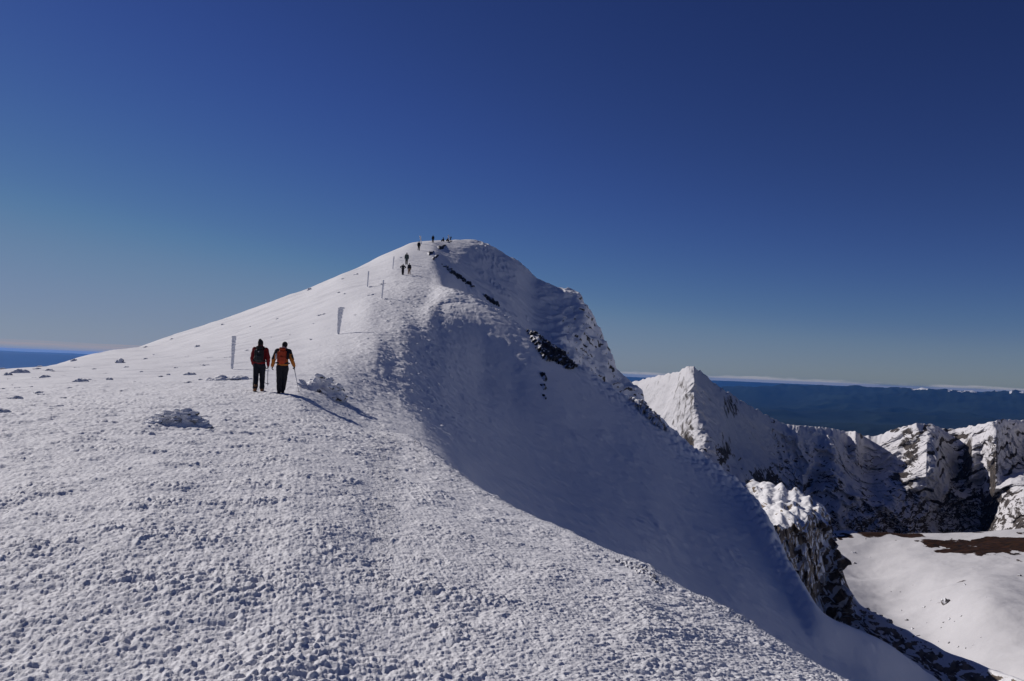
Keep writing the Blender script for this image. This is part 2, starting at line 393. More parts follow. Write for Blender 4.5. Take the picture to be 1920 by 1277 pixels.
d = d+.05*n0*sstep(3, 14, T.r)*(1-dome)
# the bowl is smooth with a few wind lips and crumbs
d = d+bowl*(1-dome)*(.035*fbm(u0x/6, v0x/6, 31, 4)+.07*lumps(u0x/.9, v0x/.7, 32)**3*fade(.7)
     + .09*sstep(.15, .8, fbm(u0x/7, v0x/9, 36, 3))*ridged(u0x/2.2, v0x/2.2, 37, 4)*sstep(30, 60, T.r))
# a broken rib: rime crust along its edge
rib = np.exp(-((T.s-8.9)/.55)**2)*sstep(820, 900, pxc)
d = d+rib*sstep(1560, 1450, pxc)*(-.27+.28*lumps(u0x/1.0, v0x/.8, 33)+.30*lumps(u0x/.5, v0x/.45, 34))*fade(.4)
# dome face: frosted rock, craggier towards the cliff
cl = sstep(985, 1085, pxc)*sstep(9.6, 10.4, T.s)
fr = ridged(u0x/7.0, v0x/7.0+T.z/9, 41, 6)
gl = fbm(u0x/5+T.z*.1, T.z/3.5+v0x*.12, 44, 4)
d = d+dome*(.30*fbm(u0x/5, v0x/5, 42, 5)+.22*(fr-1.0)+.25*ridged(u0x/1.6, v0x/2.2, 45, 4)*sstep(-.2, .6, fbm(u0x/9, v0x/12, 46, 3)))
crag = cl*sstep(13.3, 12.3, T.s)*(1.5*(fr-.9)+1.0*lumps(u0x/2.6, T.z/3.4+v0x/5, 43)+.55*lumps(u0x/1.1, T.z/1.4+v0x/3, 47)+.5*gl)
T.x = T.x+crag*.5; T.y = T.y-crag*.45; T.z = T.z+.35*crag
d = d*sstep(.5, 2.2, T.r)
T.z = T.z+d
# feathers lean out over the drop (towards +x): real overhang
lean = lit*(.7*near*.017*(.5+.6*patch)+.8*mid*.018*patch**1.6+.004*tiny)*(1-dome)*sstep(1, 3, T.r)
T.x = T.x+lean*(.75+.5*long_); T.y = T.y-lean*.2
# where bare rock shows on the cliff of the dome
nz = T.normals()[..., 2]
T_rock = .8*cl*sstep(.55, .25, nz)*sstep(-.15, .5, fbm(u0x/1.6, v0x/1.6+T.z/1.1, 51, 4))*.85

# ------------------------------------------------------------------ outcrop below the rib
def sheet_px(a, b, n): return np.array([az_level(p) for p in np.linspace(a, b, n)])
OC = [(1330,880),(1385,902),(1408,904),(1422,911),(1440,910),(1452,915),(1466,914),(1478,923),(1492,921),(1503,931),(1518,933),(1526,943),(1540,946),(1549,957),(1555,972),(1560,1000),(1567,1030),(1577,1062),(1586,1092),(1601,1122),(1618,1138),(1640,1150),(1662,1160),(1680,1174),(1700,1182),(1720,1195),(1750,1208),(1780,1226),(1812,1236),(1850,1252),(1920,1277),(2050,1325),(2300,1410)]
LIPY = ([1330, 1385, 1431, 1466, 1494, 1522, 1553, 1565], [890, 914, 968, 993, 980, 976, 966, 1012])
KO = [[] for _ in range(6)]
OCS = ([1330,1385,1430,1480,1520,1548,1560,1576,1600,1640,1680,1720,1780,1850,1920,2050,2300], [880,902,911,924,937,955,1000,1062,1122,1150,1174,1195,1226,1252,1277,1325,1410])
for (px, py) in OC:
    a, te = pix(px, py); rc = np.interp(px, [1330, 1385, 1480, 1548, 1560, 1640, 1920, 2300], [122, 118, 107, 99, 97, 92, 80, 72])
    tall = np.interp(px, [1330, 1440, 1500, 1555, 1580, 1620, 1700, 1900], [6, 11, 14, 14, 12, 7, 4, 4])
    zc = te*rc
    zs = pix(px, float(np.interp(px, *OCS)))[1]*rc             # the smooth run of the crest shapes the face below it
    if px < 1562:
        al, tl_ = pix(px, np.interp(px, *LIPY)); zl = zs-.5; rl = min(zl/tl_, rc-1.5)
    else: rl, zl = rc-2.4, zs-2.1
    KO[0].append((a, rl-16, zl-tall-7)); KO[1].append((a, rl-4.5, zl-tall)); KO[2].append((a, rl, zl))
    KO[3].append((a, rc, zc)); KO[4].append((a, rc+7, zc-7)); KO[5].append((a, rc+24, zc-30))
ocols = np.array([az_level(p) for p in np.concatenate((frange(1330, 1540, int(260*QUAL)), frange(1540, 1640, int(300*QUAL)), np.linspace(1640, 2250, int(220*QUAL))))])
O = Sheet(ocols, KO, [int(q*QUAL) for q in (60, 170, 150, 40, 20)])
O.smooth(2, 2, 1)
zo = O.z.copy()
cliff = sstep(.6, 1.2, O.s)*sstep(2.6, 1.9, O.s); top = sstep(1.95, 2.5, O.s)*sstep(3.6, 2.9, O.s)
f1 = ridged(O.x/5, zo/6+O.y/9, 61, 6); f2 = lumps(O.x/2.0+.5*f1, zo/1.5+O.x*.22+O.y/4, 62); f3 = lumps(O.x/.8+.5*f1, zo/.6+O.y/2, 63)
push = cliff*(1.9*(f1-.9)+.9*f2+.7*f3)+.25*fbm(O.x/2, O.y/2, 64, 4)
O.r = O.r-push*1.0; O.xyz(); side_ = sstep(1540, 1565, 960+FPX*np.tan(O.az)); O.x = O.x+side_*cliff*(1.3*(f1-.9)+.9*f2+.4*f3)
O.z = O.z+top*sstep(1640, 1570, 960+FPX*np.tan(O.az))*(.50*lumps(O.x/2.6, O.y/3.2, 65)+.38*lumps(O.x/1.1, O.y/1.3, 66)-.2+.45*(ridged(O.x/5, O.y/5, 67, 4)-1))+cliff*.5*fbm(O.x/1.2, zo/1.2, 68, 4)
O.z = O.z+.5*sstep(1.9, 2.6, O.s)*sstep(3.5, 3, O.s)*sstep(.35, .7, perlin(O.x/2.2, O.y/6, 69))
O.smooth(1, 1, 1)
ono = O.normals()
O_rock = np.clip(sstep(.72, .42, ono[..., 2]+.16*fbm(O.x/1.1, zo/1.1+O.y/2, 70, 4)-.10), 0, 1)*sstep(-.75, .2, fbm(O.x/2.5, zo/2.5, 71, 3)+.5)*sstep(-.42, -.12, fbm(O.x/.55+O.y*.2, zo/.7+O.y/1.3, 72, 3))

# ------------------------------------------------------------------ snow basin far below
KB = [[] for _ in range(9)]
ROWY = [(1330, 165), (1277, 190), (1200, 230), (1150, 262), (1100, 305), (1050, 360), (1004, 425)]
for px in (1400, 1500, 1540, 1580, 1620, 1660, 1700, 1740, 1780, 1820, 1860, 1920, 2050, 2400):
    edge = np.interp(px, [1400, 1560, 1640, 1700, 1780, 1850, 1920, 2050, 2400], [1000, 996, 995, 998, 1000, 996, 988, 980, 970])
    for k, (py, r) in enumerate(ROWY):
        yy = py if k < 6 else edge
        if k == 5: yy = 1050-(1004-edge)*.6
        a, te = pix(px, yy); z = te*r
        vx = 1590+(yy-1050)*.95                           # floor of the gully
        z += -8.0*math.exp(-((px-vx-35)/80.0)**2)*(k > 0)*(k < 6)
        z += (3.0*math.exp(-((px-1860)/70.0)**2) if k in (3, 4) else 0)
        KB[k].append((a, r, z))
    KB[7].append((a, 455, z-14)); KB[8].append((a, 540, z-75))
D = Sheet(sheet_px(1420, 2350, int(420*QUAL)), KB, [int(q*QUAL) for q in (20, 70, 60, 60, 60, 60, 20, 10)])
D.smooth(6, 10, 2)
D.z = D.z+1.5*fbm(D.x/42, D.y/42, 81, 3)+.18*ridged(D.x/14, D.y/22, 82, 4)+.10*fbm(D.x/5, D.y/5, 83, 3)
dpx = 960+FPX*np.tan(D.az)
D_py = D.z/D.r                                             # tan of depression
# bare brown ground near the right lip of the basin, and thin brown bands along the lip
eb = fbm(D.x/16, D.y/50, 84, 4); e2 = fbm(D.x/5, D.y/12, 85, 4)
c_line = np.interp(dpx, [1740, 1800, 1860, 1920, 2100], [1022, 1024, 1025, 1026, 1030])
hw = np.interp(dpx, [1735, 1760, 1800, 1850, 1890, 1920, 2100], [-6, 3, 7, 9, 16, 19, 26])
# (bands are defined on the ground: distance from the lip in metres)
def tan_at(px, py): return pix(px, py)[1]
tl = np.interp(dpx, [1740, 1800, 1860, 1920, 2100], [tan_at(1740, 1020), tan_at(1800, 1021), tan_at(1860, 1021), tan_at(1920, 1023), tan_at(2100, 1030)])
dist_px = np.abs((D_py-tl)*1650)
D_bare = sstep(3, -3, dist_px-hw+14*eb+6*e2)*sstep(4.2, 4.8, D.s)
lip = sstep(5.70, 5.93, D.s)*sstep(6.10, 6.0, D.s)*sstep(-.15, .45, fbm(D.x/18, D.y/60, 86, 3)+.25*np.sin(dpx/60.))*sstep(1570, 1640, dpx)
st = np.exp(-((dpx-1800+(D_py+.215)*-1400)/26.)**2)*sstep(3.2, 3.8, D.s)*sstep(4.9, 4.4, D.s)
D_bare = np.maximum(D_bare, lip*.9)
D_bare = np.maximum(D_bare, .45*st*sstep(.1, .7, fbm(D.x/7, D.y/7, 87, 4)))

# ------------------------------------------------------------------ peak and crater wall
CR = [(1120,735,450),(1195,714,480),(1240,703,520),(1268,698,550),(1280,692,550),(1287,687,560),(1302,686,560),(1309,693,560),(1318,697,562),(1324,704,562),(1334,715,565),(1348,724,572),(1380,745,585),(1420,768,600),(1450,785,620),
      (1480,796,650),(1520,799,680),(1560,802,710),(1590,811,735),(1605,806,740),(1616,816,745),(1640,818,760),(1680,803,790),(1720,793,810),(1750,796,815),(1775,804,810),
      (1800,803,800),(1830,797,790),(1880,786,770),(1920,788,760),(2000,776,750),(2150,790,740),(2400,800,720)]
# spurs: list of (px at crest, px at foot, reach towards us, width)
SP = [(1225,1330,30,26),(1500,1545,28,16)]
KW = [[] for _ in range(7)]
WLEFT = ([1120,1195,1240,1280,1297,1316,1340,1370,1400,1445,1480,1520],
   [640,600,550,500,480,530,580,630,665,705,725,745], [600,560,515,468,450,440,442,520,580,650,685,710],
   [560,520,480,440,425,415,408,402,430,560,620,660], [520,480,450,415,400,392,388,384,380,410,520,600])
WRIGHT = ([(1560,770),(1588,805),(1606,780),(1620,850),(1640,850),(1680,822),(1718,790),(1745,840),(1775,885),(1815,840),(1858,780),(1890,830),(1925,870),(2000,800),(2060,870),(2400,900)],
   [(1560,715),(1600,755),(1640,775),(1690,770),(1720,745),(1745,722),(1770,765),(1802,800),(1830,750),(1853,712),(1885,760),(1930,800),(2000,730),(2060,790),(2400,820)],
   [(1560,660),(1640,692),(1680,705),(1730,720),(1765,735),(1800,752),(1835,765),(1860,735),(1890,690),(1925,650),(2000,690),(2400,740)],
   [(1560,640),(1640,662),(1700,690),(1760,712),(1830,730),(1870,665),(1925,600),(2000,640),(2400,690)])
def WR_(row, px):
    q = list(zip(WLEFT[0], WLEFT[row+1]))+WRIGHT[row]
    return float(pchip1([k[0] for k in q], [k[1] for k in q], np.array([float(px)]))[0])
crx = [q[0] for q in CR]; cry = [q[1] for q in CR]
for px in sorted(set(crx+list(range(1560, 1980, 12)))):
    py = float(np.interp(px, crx, cry))
    foot = 1015
    for k, t_, row in ((5, 0, 0), (4, .33, 1), (3, .66, 2), (2, 1.0, 3)):
        a, te = pix(px, py+(foot-py)*t_); r = WR_(row, px); KW[k].append((a, r, te*r))
    KW[1].append((a, r-28, te*r-14)); KW[0].append((a, r-75, te*r-26))
    a, te = pix(px, py); r = WR_(0, px); KW[6].append((a, r+90, te*r-80))
W = Sheet(sheet_px(1125, 2390, int(1250*QUAL)), KW, [int(q*QUAL) for q in (10, 20, 130, 140, 140, 26)])
W.smooth(2, 5, 2)
wpx = 960+FPX*np.tan(W.az); t = np.clip(5-W.s, 0, 4)/4       # 0 at the crest, 1 at the foot
push = 0
for (c0, c1, reach, wd) in SP:
    cen = c0+(c1-c0)*t**.8+16*fbm(W.s*1.6, W.s*0+c0, 90, 4)
    q = (wpx-cen)/wd
    prof = np.where(q < 0, np.exp(-np.abs(q)*.9), np.exp(-(np.abs(q)*1.7)))
    push = push+reach*prof*np.sin(np.clip(t*1.15, 0, 1)*math.pi)**.8
rough = sstep(.02, .14, t)
zb = W.z.copy()
rg = ridged(W.x/75, zb/60+W.y/120, 91, 6); rg2 = ridged(W.x/22, W.y/30+zb/20, 92, 5)
strata = zb-.42*(wpx-1800)*.5+3*fbm(W.x/60, W.y/60, 93, 3)
stp = np.sin(strata*.62+1.6*fbm(W.x/30, W.y/30, 94, 3)); rockzone = sstep(-.1, .5, fbm(wpx/70, t*4, 95, 3)+.30*sstep(1500, 1600, wpx)+.1)
rg3 = ridged(W.x/9, zb/8+W.y/14, 102, 5)
push = push+rough*(11*(rg-.8)+4.5*(rg2-.8)+1.2*(rg3-.8)+4.5*fbm(W.x/17, zb/15+W.y/40, 106, 4)+1.5*(.3+.7*rockzone)*stp*sstep(1600, 1660, wpx)*sstep(.62, .45, t)+2.2*fbm(W.x/6, zb/4, 96, 4))
smoothside = sstep(1330, 1230, wpx)                         # the left flank of the peak is rounded snow
push = push*(1-.58*smoothside)*(1-.4*sstep(1500, 1440, wpx)*sstep(.75, .5, t))
W.r = W.r-push; W.xyz()
W.z = W.z+rough*(3.4*fbm(W.x/26, W.y/26, 97, 5)+1.2*rockzone*lumps(W.x/9, W.y/9, 98))+(1-rough)*1.2*fbm(wpx/9, W.s*2, 99, 4)*sstep(5.6, 5.0, W.s)
W.smooth(1, 1, 1)
wn = W.normals()
spurface = sstep(1630, 1670, wpx)*sstep(.66, .5, t); lowlit = sstep(1830, 1860, wpx)*sstep(.5, .62, t)
W_rock = sstep(.74, .47, wn[..., 2]+.16*fbm(W.x/6, zb/3.5+W.y/9, 100, 4))*(.35+.65*sstep(-.1, .4, fbm(wpx/60, t*3.2, 101, 4)+.5*sstep(.3, .7, t)*sstep(1480, 1560, wpx)))
W_rock = np.maximum(W_rock, .75*sstep(.42, .62, fbm(W.x/5, zb/2.6+W.y/9, 103, 4))*rough*sstep(-.3, .2, fbm(W.x/30, zb/18, 104, 3)))*(1-.45*smoothside)*(1-.5*sstep(1480, 1420, wpx)*sstep(.5, .2, t))*(1-.65*sstep(1866, 1880, wpx)*sstep(.6, .4, t))*(1-.6*sstep(1722, 1735, wpx)*sstep(1800, 1780, wpx)*sstep(.5, .35, t))

# ------------------------------------------------------------------ lowland, hills and lake
PLAIN = -620.0
KP = [[(az_level(-3000), r, PLAIN), (az_level(3400), r, PLAIN)] for r in (900, 4000, 9000, 16000, 26000, 36000, 45000)]
Fh = Sheet(np.linspace(R(-72), R(62), int(1100*QUAL)), KP, [int(q*QUAL) for q in (8, 30, 110, 130, 120, 60)])
fpx = 960+FPX*np.tan(np.clip(Fh.az, -1.2, 1.05))
hr = ridged(Fh.x/3600, Fh.y/3600, 110, 6, .55)
right = sstep(700, 1500, fpx)
env = right*(sstep(6500, 15000, Fh.r)*(110+150*sstep(14000, 27000, Fh.r)*(.35+.65*sstep(1250, 1750, fpx)))*(1-.8*sstep(30000, 42000, Fh.r)))
hz = env*(hr-.45)*.9
ridge_r = 24500+2500*perlin(fpx/160, fpx*0, 111)
hz = np.maximum(hz, right*np.exp(-((Fh.r-ridge_r)/4200)**2)*np.interp(fpx, [1100, 1300, 1450, 1600, 1700, 1900, 2300], [380, 430, 470, 505, 545, 560, 540])*(.94+.10*fbm(fpx/30, Fh.r/2500, 112, 5))+.35*hz)
leftp = 1-sstep(300, 700, fpx)
hz = np.maximum(hz, leftp*sstep(29500, 33500, Fh.r)*(505*np.interp(fpx, [-600, 0, 110, 200, 500], [1.0, .985, .955, .90, .85])+14*fbm(Fh.x/4000, Fh.y/4000, 113, 4)))
hz = np.maximum(hz, sstep(37000, 41500, Fh.r)*(528+14*fbm(fpx/90, Fh.r/9000, 115, 4)))
Fh.z = Fh.z+np.maximum(hz, 0)
W_rock = np.maximum(W_rock, .8*spurface*sstep(.45, .85, -stp+.5*fbm(W.x/8, zb/5, 107, 4))*sstep(-.3, .2, fbm(W.x/25, zb/14, 108, 3)))
W_rock = np.maximum(W_rock, .9*lowlit*sstep(.02, .22, fbm(W.x/4.5, zb/2.4+W.y/9, 109, 4)))
F_snow = sstep(.05, .45, fbm(fpx/16, Fh.r/2500, 116, 3))*right*sstep(-74, -52, Fh.z+30*fbm(fpx/10, Fh.r/900, 114, 3))*sstep(1640, 1760, fpx)*sstep(30000, 27000, Fh.r)

# ------------------------------------------------------------------ unseen rest of the crater, added to bounce light onto the shaded bowl
KE = [[] for _ in range(7)]
for deg in (40, 60, 90, 120, 150, 185):
    s_ = np.interp(deg, [40, 90, 150, 185], [1, 1, .8, .6])
    for k, (r, z) in enumerate(((55, -62), (110, -70), (200, -72), (330, -70), (430*s_, -52), (540*s_, -8), (640*s_, -40))): KE[k].append((R(deg), max(r, 60*(k+.9)) if s_ < 1 else r, z))
E = Sheet(np.linspace(R(43.5), R(184), int(200*QUAL)), KE, [int(q*QUAL) for q in (12, 20, 24, 24, 24, 14)])
E.z = E.z+4*fbm(E.x/70, E.y/70, 130, 4)+2.5*(ridged(E.x/60, E.y/60, 131, 4)-1)*sstep(3.5, 4.5, E.s)
# ------------------------------------------------------------------ materials
def mat(name):
    m = bpy.data.materials.new(name); m.use_nodes = True
    t = m.node_tree; b = t.nodes['Principled BSDF']; return m, t, b
def plain(name, col, rough=.7, metal=0, spec=.3, noise=0, scale=30):
    m, t, b = mat(name)
    b.inputs['Base Color'].default_value = (*col, 1); b.inputs['Roughness'].default_value = rough
    b.inputs['Metallic'].default_value = metal; b.inputs['Specular IOR Level'].default_value = spec
    if noise:
        tc = N(t, 'ShaderNodeTexCoord'); nz = N(t, 'ShaderNodeTexNoise', Scale=scale, Detail=6.0)
        t.links.new(tc.outputs['Object'], nz.inputs['Vector'])
        mx = N(t, 'ShaderNodeMix', _data_type='RGBA')
        mx.inputs[6].default_value = (*[c*(1-noise) for c in col], 1); mx.inputs[7].default_value = (*[min(1, c*(1+noise)) for c in col], 1)
        t.links.new(nz.outputs[0], mx.inputs[0]); t.links.new(mx.outputs[2], b.inputs['Base Color'])
        bp = N(t, 'ShaderNodeBump', Strength=.4, Distance=.01); t.links.new(nz.outputs[0], bp.inputs['Height']); t.links.new(bp.outputs[0], b.inputs['Normal'])
    return m
SNOW = (.80, .805, .83)
def snow_mat(name, attr=None, rock=(.045, .042, .042), rock2=(.11, .10, .095), bump=((.03, .012),), rscale=2.0, snow=SNOW, rough=.8, patch=(.35, .94, 1.03)):
    """snow, with bare ground or rock where the mesh attribute says so"""
    m, t, b = mat(name); L = t.links.new
    geo = N(t, 'ShaderNodeNewGeometry')
    n1 = N(t, 'ShaderNodeTexNoise', Scale=patch[0], Detail=5.0); L(geo.outputs['Position'], n1.inputs['Vector'])
    sc = N(t, 'ShaderNodeMix', _data_type='RGBA'); sc.inputs[6].default_value = (*[c*patch[1] for c in snow], 1); sc.inputs[7].default_value = (*[c*patch[2] for c in snow], 1)
    L(n1.outputs[0], sc.inputs[0]); colr = sc.outputs[2]
    if attr:
        at = N(t, 'ShaderNodeAttribute', _attribute_name=attr)
        n2 = N(t, 'ShaderNodeTexNoise', Scale=rscale, Detail=8.0, Roughness=.65); L(geo.outputs['Position'], n2.inputs['Vector'])
        ad = N(t, 'ShaderNodeMath', _operation='ADD'); L(at.outputs['Fac'], ad.inputs[0])
        sub = N(t, 'ShaderNodeMath', _operation='MULTIPLY_ADD'); L(n2.outputs[0], sub.inputs[0]); sub.inputs[1].default_value = 1.1; sub.inputs[2].default_value = -.55
        L(sub.outputs[0], ad.inputs[1])
        rp = N(t, 'ShaderNodeMapRange'); rp.inputs[1].default_value = .38; rp.inputs[2].default_value = .56; L(ad.outputs[0], rp.inputs[0])
        n3 = N(t, 'ShaderNodeTexNoise', Scale=rscale*1.7, Detail=6.0); L(geo.outputs['Position'], n3.inputs['Vector'])
        rk = N(t, 'ShaderNodeMix', _data_type='RGBA'); rk.inputs[6].default_value = (*rock, 1); rk.inputs[7].default_value = (*rock2, 1)
        cr = N(t, 'ShaderNodeMapRange'); cr.inputs[1].default_value = .35; cr.inputs[2].default_value = .7; L(n3.outputs[0], cr.inputs[0]); L(cr.outputs[0], rk.inputs[0])
        gate = N(t, 'ShaderNodeMath', _operation='MULTIPLY'); g2 = N(t, 'ShaderNodeMapRange'); g2.inputs[1].default_value = .02; g2.inputs[2].default_value = .12
        L(at.outputs['Fac'], g2.inputs[0]); L(g2.outputs[0], gate.inputs[0]); L(rp.outputs[0], gate.inputs[1])
        mx = N(t, 'ShaderNodeMix', _data_type='RGBA'); L(gate.outputs[0], mx.inputs[0]); L(colr, mx.inputs[6]); L(rk.outputs[2], mx.inputs[7]); colr = mx.outputs[2]
    L(colr, b.inputs['Base Color'])
    b.inputs['Roughness'].default_value = rough; b.inputs['Specular IOR Level'].default_value = .08
    prev = None
    for scale, dist in bump:
        nb = N(t, 'ShaderNodeTexNoise', Scale=1/scale, Detail=3.0, Roughness=.6); L(geo.outputs['Position'], nb.inputs['Vector'])
        bp = N(t, 'ShaderNodeBump', Strength=1.0, Distance=dist); L(nb.outputs[0], bp.inputs['Height'])
        if prev: L(prev, bp.inputs['Normal'])
        prev = bp.outputs[0]
    if prev: L(prev, b.inputs['Normal'])
    return m
M_ridge = snow_mat('rime_snow', 'rock', bump=((.02, .006), (.5, .03)), rscale=.8)
M_out = snow_mat('frosted_rock', 'rock', rock=(.10, .082, .072), rock2=(.30, .245, .19), bump=((.4, .10),), rscale=.9)
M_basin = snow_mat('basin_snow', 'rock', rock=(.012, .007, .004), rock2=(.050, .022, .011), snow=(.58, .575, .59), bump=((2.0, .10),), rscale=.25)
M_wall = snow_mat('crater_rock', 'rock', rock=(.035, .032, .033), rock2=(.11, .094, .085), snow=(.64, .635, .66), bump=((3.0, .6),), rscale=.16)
M_low = snow_mat('forest', 'rock', rock=(.8, .8, .8), rock2=(.85, .85, .85), snow=(.013, .021, .014), bump=(), rscale=.004, rough=.9, patch=(.0007, .1, 2.2))
M_lake, _t, _b = mat('lake_water'); _b.inputs['Base Color'].default_value = (.02, .04, .06, 1); _b.inputs['Roughness'].default_value = .25
M_rimerock = None

link('snow_ridge', grid_mesh('snow_ridge', T.x, T.y, T.z+EYE, {'rock': T_rock}), M_ridge, kind='structure')
link('rocky_spur', grid_mesh('rocky_spur', O.x, O.y, O.z+EYE, {'rock': O_rock}), M_out, kind='structure')
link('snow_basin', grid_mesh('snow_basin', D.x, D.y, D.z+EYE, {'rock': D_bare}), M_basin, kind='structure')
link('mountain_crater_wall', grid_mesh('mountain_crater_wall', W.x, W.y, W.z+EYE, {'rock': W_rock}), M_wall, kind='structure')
link('unseen_crater_floor', grid_mesh('unseen_crater_floor', E.x, E.y, E.z+EYE), snow_mat('floor_snow', bump=()), kind='structure')
link('hills', grid_mesh('hills', Fh.x, Fh.y, Fh.z+EYE, {'rock': F_snow}), M_low, kind='structure')
# one sheet under everything, out to the horizon
def disc(name, rad, z, n=96, cx=0, cy=0, ry=None):
    bm = bmesh.new(); ry = ry or rad
    vs = [bm.verts.new((cx+rad*math.cos(2*math.pi*i/n), cy+ry*math.sin(2*math.pi*i/n), z)) for i in range(n)]
    bm.faces.new(vs); me = bpy.data.meshes.new(name); bm.to_mesh(me); bm.free(); return me
link('ground', disc('ground', 45500, PLAIN-6+EYE), M_low, kind='structure')
a, te = pix(10, 688)
lr = (PLAIN+2)/te
link('lake', disc('lake', 6500, PLAIN+3+EYE, cx=25600*math.sin(a)-2500, cy=25600*math.cos(a), ry=2600), M_lake, kind='structure')
# air
hm = bpy.data.materials.new('haze'); hm.use_nodes = True; ht = hm.node_tree; ht.nodes.clear()
pv = N(ht, 'ShaderNodeVolumePrincipled', Density=2.0e-5, Color=(.08, .305, .90, 1)); pv.inputs['Anisotropy'].default_value = 0.35
ho = N(ht, 'ShaderNodeOutputMaterial'); ht.links.new(pv.outputs[0], ho.inputs['Volume'])
bm = bmesh.new(); bmesh.ops.create_cube(bm, size=1)
zb_, zt_ = PLAIN-8+EYE, 36.0+EYE
for v in bm.verts: v.co = Vector((v.co.x*92000, v.co.y*92000, zb_ if v.co.z < 0 else zt_))
me = bpy.data.meshes.new('haze'); bm.to_mesh(me); bm.free()
hz_o = link('haze', me, hm, kind='stuff')
SC.cycles.volume_bounces = 0; SC.cycles.max_bounces = 8; SC.cycles.diffuse_bounces = 6
# ------------------------------------------------------------------ building blocks for things
DG = None
def remesh(bm, name, voxel, smooth=2, disp=None, keep=True):
    """weld overlapping shapes into one continuous skin"""
    me = bpy.data.meshes.new(name+'_raw'); bm.to_mesh(me); bm.free()
    o = bpy.data.objects.new('tmp', me); COL.objects.link(o)
    m = o.modifiers.new('r', 'REMESH'); m.mode = 'VOXEL'; m.voxel_size = voxel; m.use_smooth_shade = True
    if smooth:
        m = o.modifiers.new('s', 'SMOOTH'); m.factor = .5; m.iterations = smooth
    dg = bpy.context.evaluated_depsgraph_get(); dg.update()
    out = bpy.data.meshes.new_from_object(o.evaluated_get(dg)); out.name = name
    bpy.data.objects.remove(o); bpy.data.meshes.remove(me)
    if disp:
        co = np.empty(len(out.vertices)*3, np.float32); out.vertices.foreach_get('co', co); co = co.reshape(-1, 3).astype(float)
        no = np.empty(len(out.vertices)*3, np.float32); out.vertices.foreach_get('normal', no); no = no.reshape(-1, 3)
        co += no*disp(co)[:, None]
        out.vertices.foreach_set('co', co.astype(np.float32).ravel()); out.update()
    out.polygons.foreach_set('use_smooth', np.ones(len(out.polygons), bool))
    return out
def ell(bm, c, r, rot=None, sub=2):
    M = Matrix.Translation(Vector(c)) @ (rot.to_4x4() if rot is not None else Matrix.Identity(4)) @ Matrix.Diagonal((r[0], r[1], r[2], 1))
    bmesh.ops.create_icosphere(bm, subdivisions=sub, radius=1, matrix=M)
def limb(bm, a, b, ra, rb, n=12):
    """tapered limb with round ends"""
    a = Vector(a); b = Vector(b); d = b-a; L = d.length
    if L < 1e-6: ell(bm, a, (ra,)*3); return
    q = d.to_track_quat('Z', 'Y').to_matrix().to_4x4()
    bmesh.ops.create_cone(bm, cap_ends=True, segments=n, radius1=ra, radius2=rb, depth=L, matrix=Matrix.Translation((a+b)/2) @ q)
    ell(bm, a, (ra,)*3, sub=2); ell(bm, b, (rb,)*3, sub=2)
def tube(bm, pts, rads, n=10):
    prev = None
    for i, p in enumerate(pts):
        p = Vector(p); d = (Vector(pts[min(i+1, len(pts)-1)])-Vector(pts[max(i-1, 0)])).normalized()
        q = d.to_track_quat('Z', 'Y')
        ring = [bm.verts.new(p+q @ Vector((rads[i]*math.cos(2*math.pi*k/n), rads[i]*math.sin(2*math.pi*k/n), 0))) for k in range(n)]
        if prev:
            for k in range(n): bm.faces.new((prev[k], prev[(k+1) % n], ring[(k+1) % n], ring[k]))
        else: bm.faces.new(ring[::-1])
        prev = ring
    bm.faces.new(prev)
def done(bm, name, smooth=True):
    bmesh.ops.recalc_face_normals(bm, faces=bm.faces)
    me = bpy.data.meshes.new(name); bm.to_mesh(me); bm.free()
    if smooth: me.polygons.foreach_set('use_smooth', np.ones(len(me.polygons), bool))
    return me
def box(bm, c, s, rot=None, bev=.0):
    M = Matrix.Translation(Vector(c)) @ (rot.to_4x4() if rot is not None else Matrix.Identity(4)) @ Matrix.Diagonal((s[0], s[1], s[2], 1))
    g = bmesh.ops.create_cube(bm, size=1, matrix=M)
    if bev: bmesh.ops.bevel(bm, geom=list({e for v in g['verts'] for e in v.link_edges}), offset=bev, segments=2, affect='EDGES')
def noise3(co, s, seed):
    return perlin(co[:, 0]/s+co[:, 2]*.7/s, co[:, 1]/s-co[:, 2]*.9/s, seed)+perlin(co[:, 2]/s+3.3, co[:, 0]/s*.8+co[:, 1]/s*.6, seed+9)*.7
def spot(px, py, S=None):
    a, te = pix(px, py); r, z = (S or T).first_hit(a, te, 4)
    return Vector((r*math.sin(a), r*math.cos(a), z+EYE)), r
def gz(x, y, S=None): return (S or T).ground(x, y)+EYE
EX = Vector((1, 0, 0))

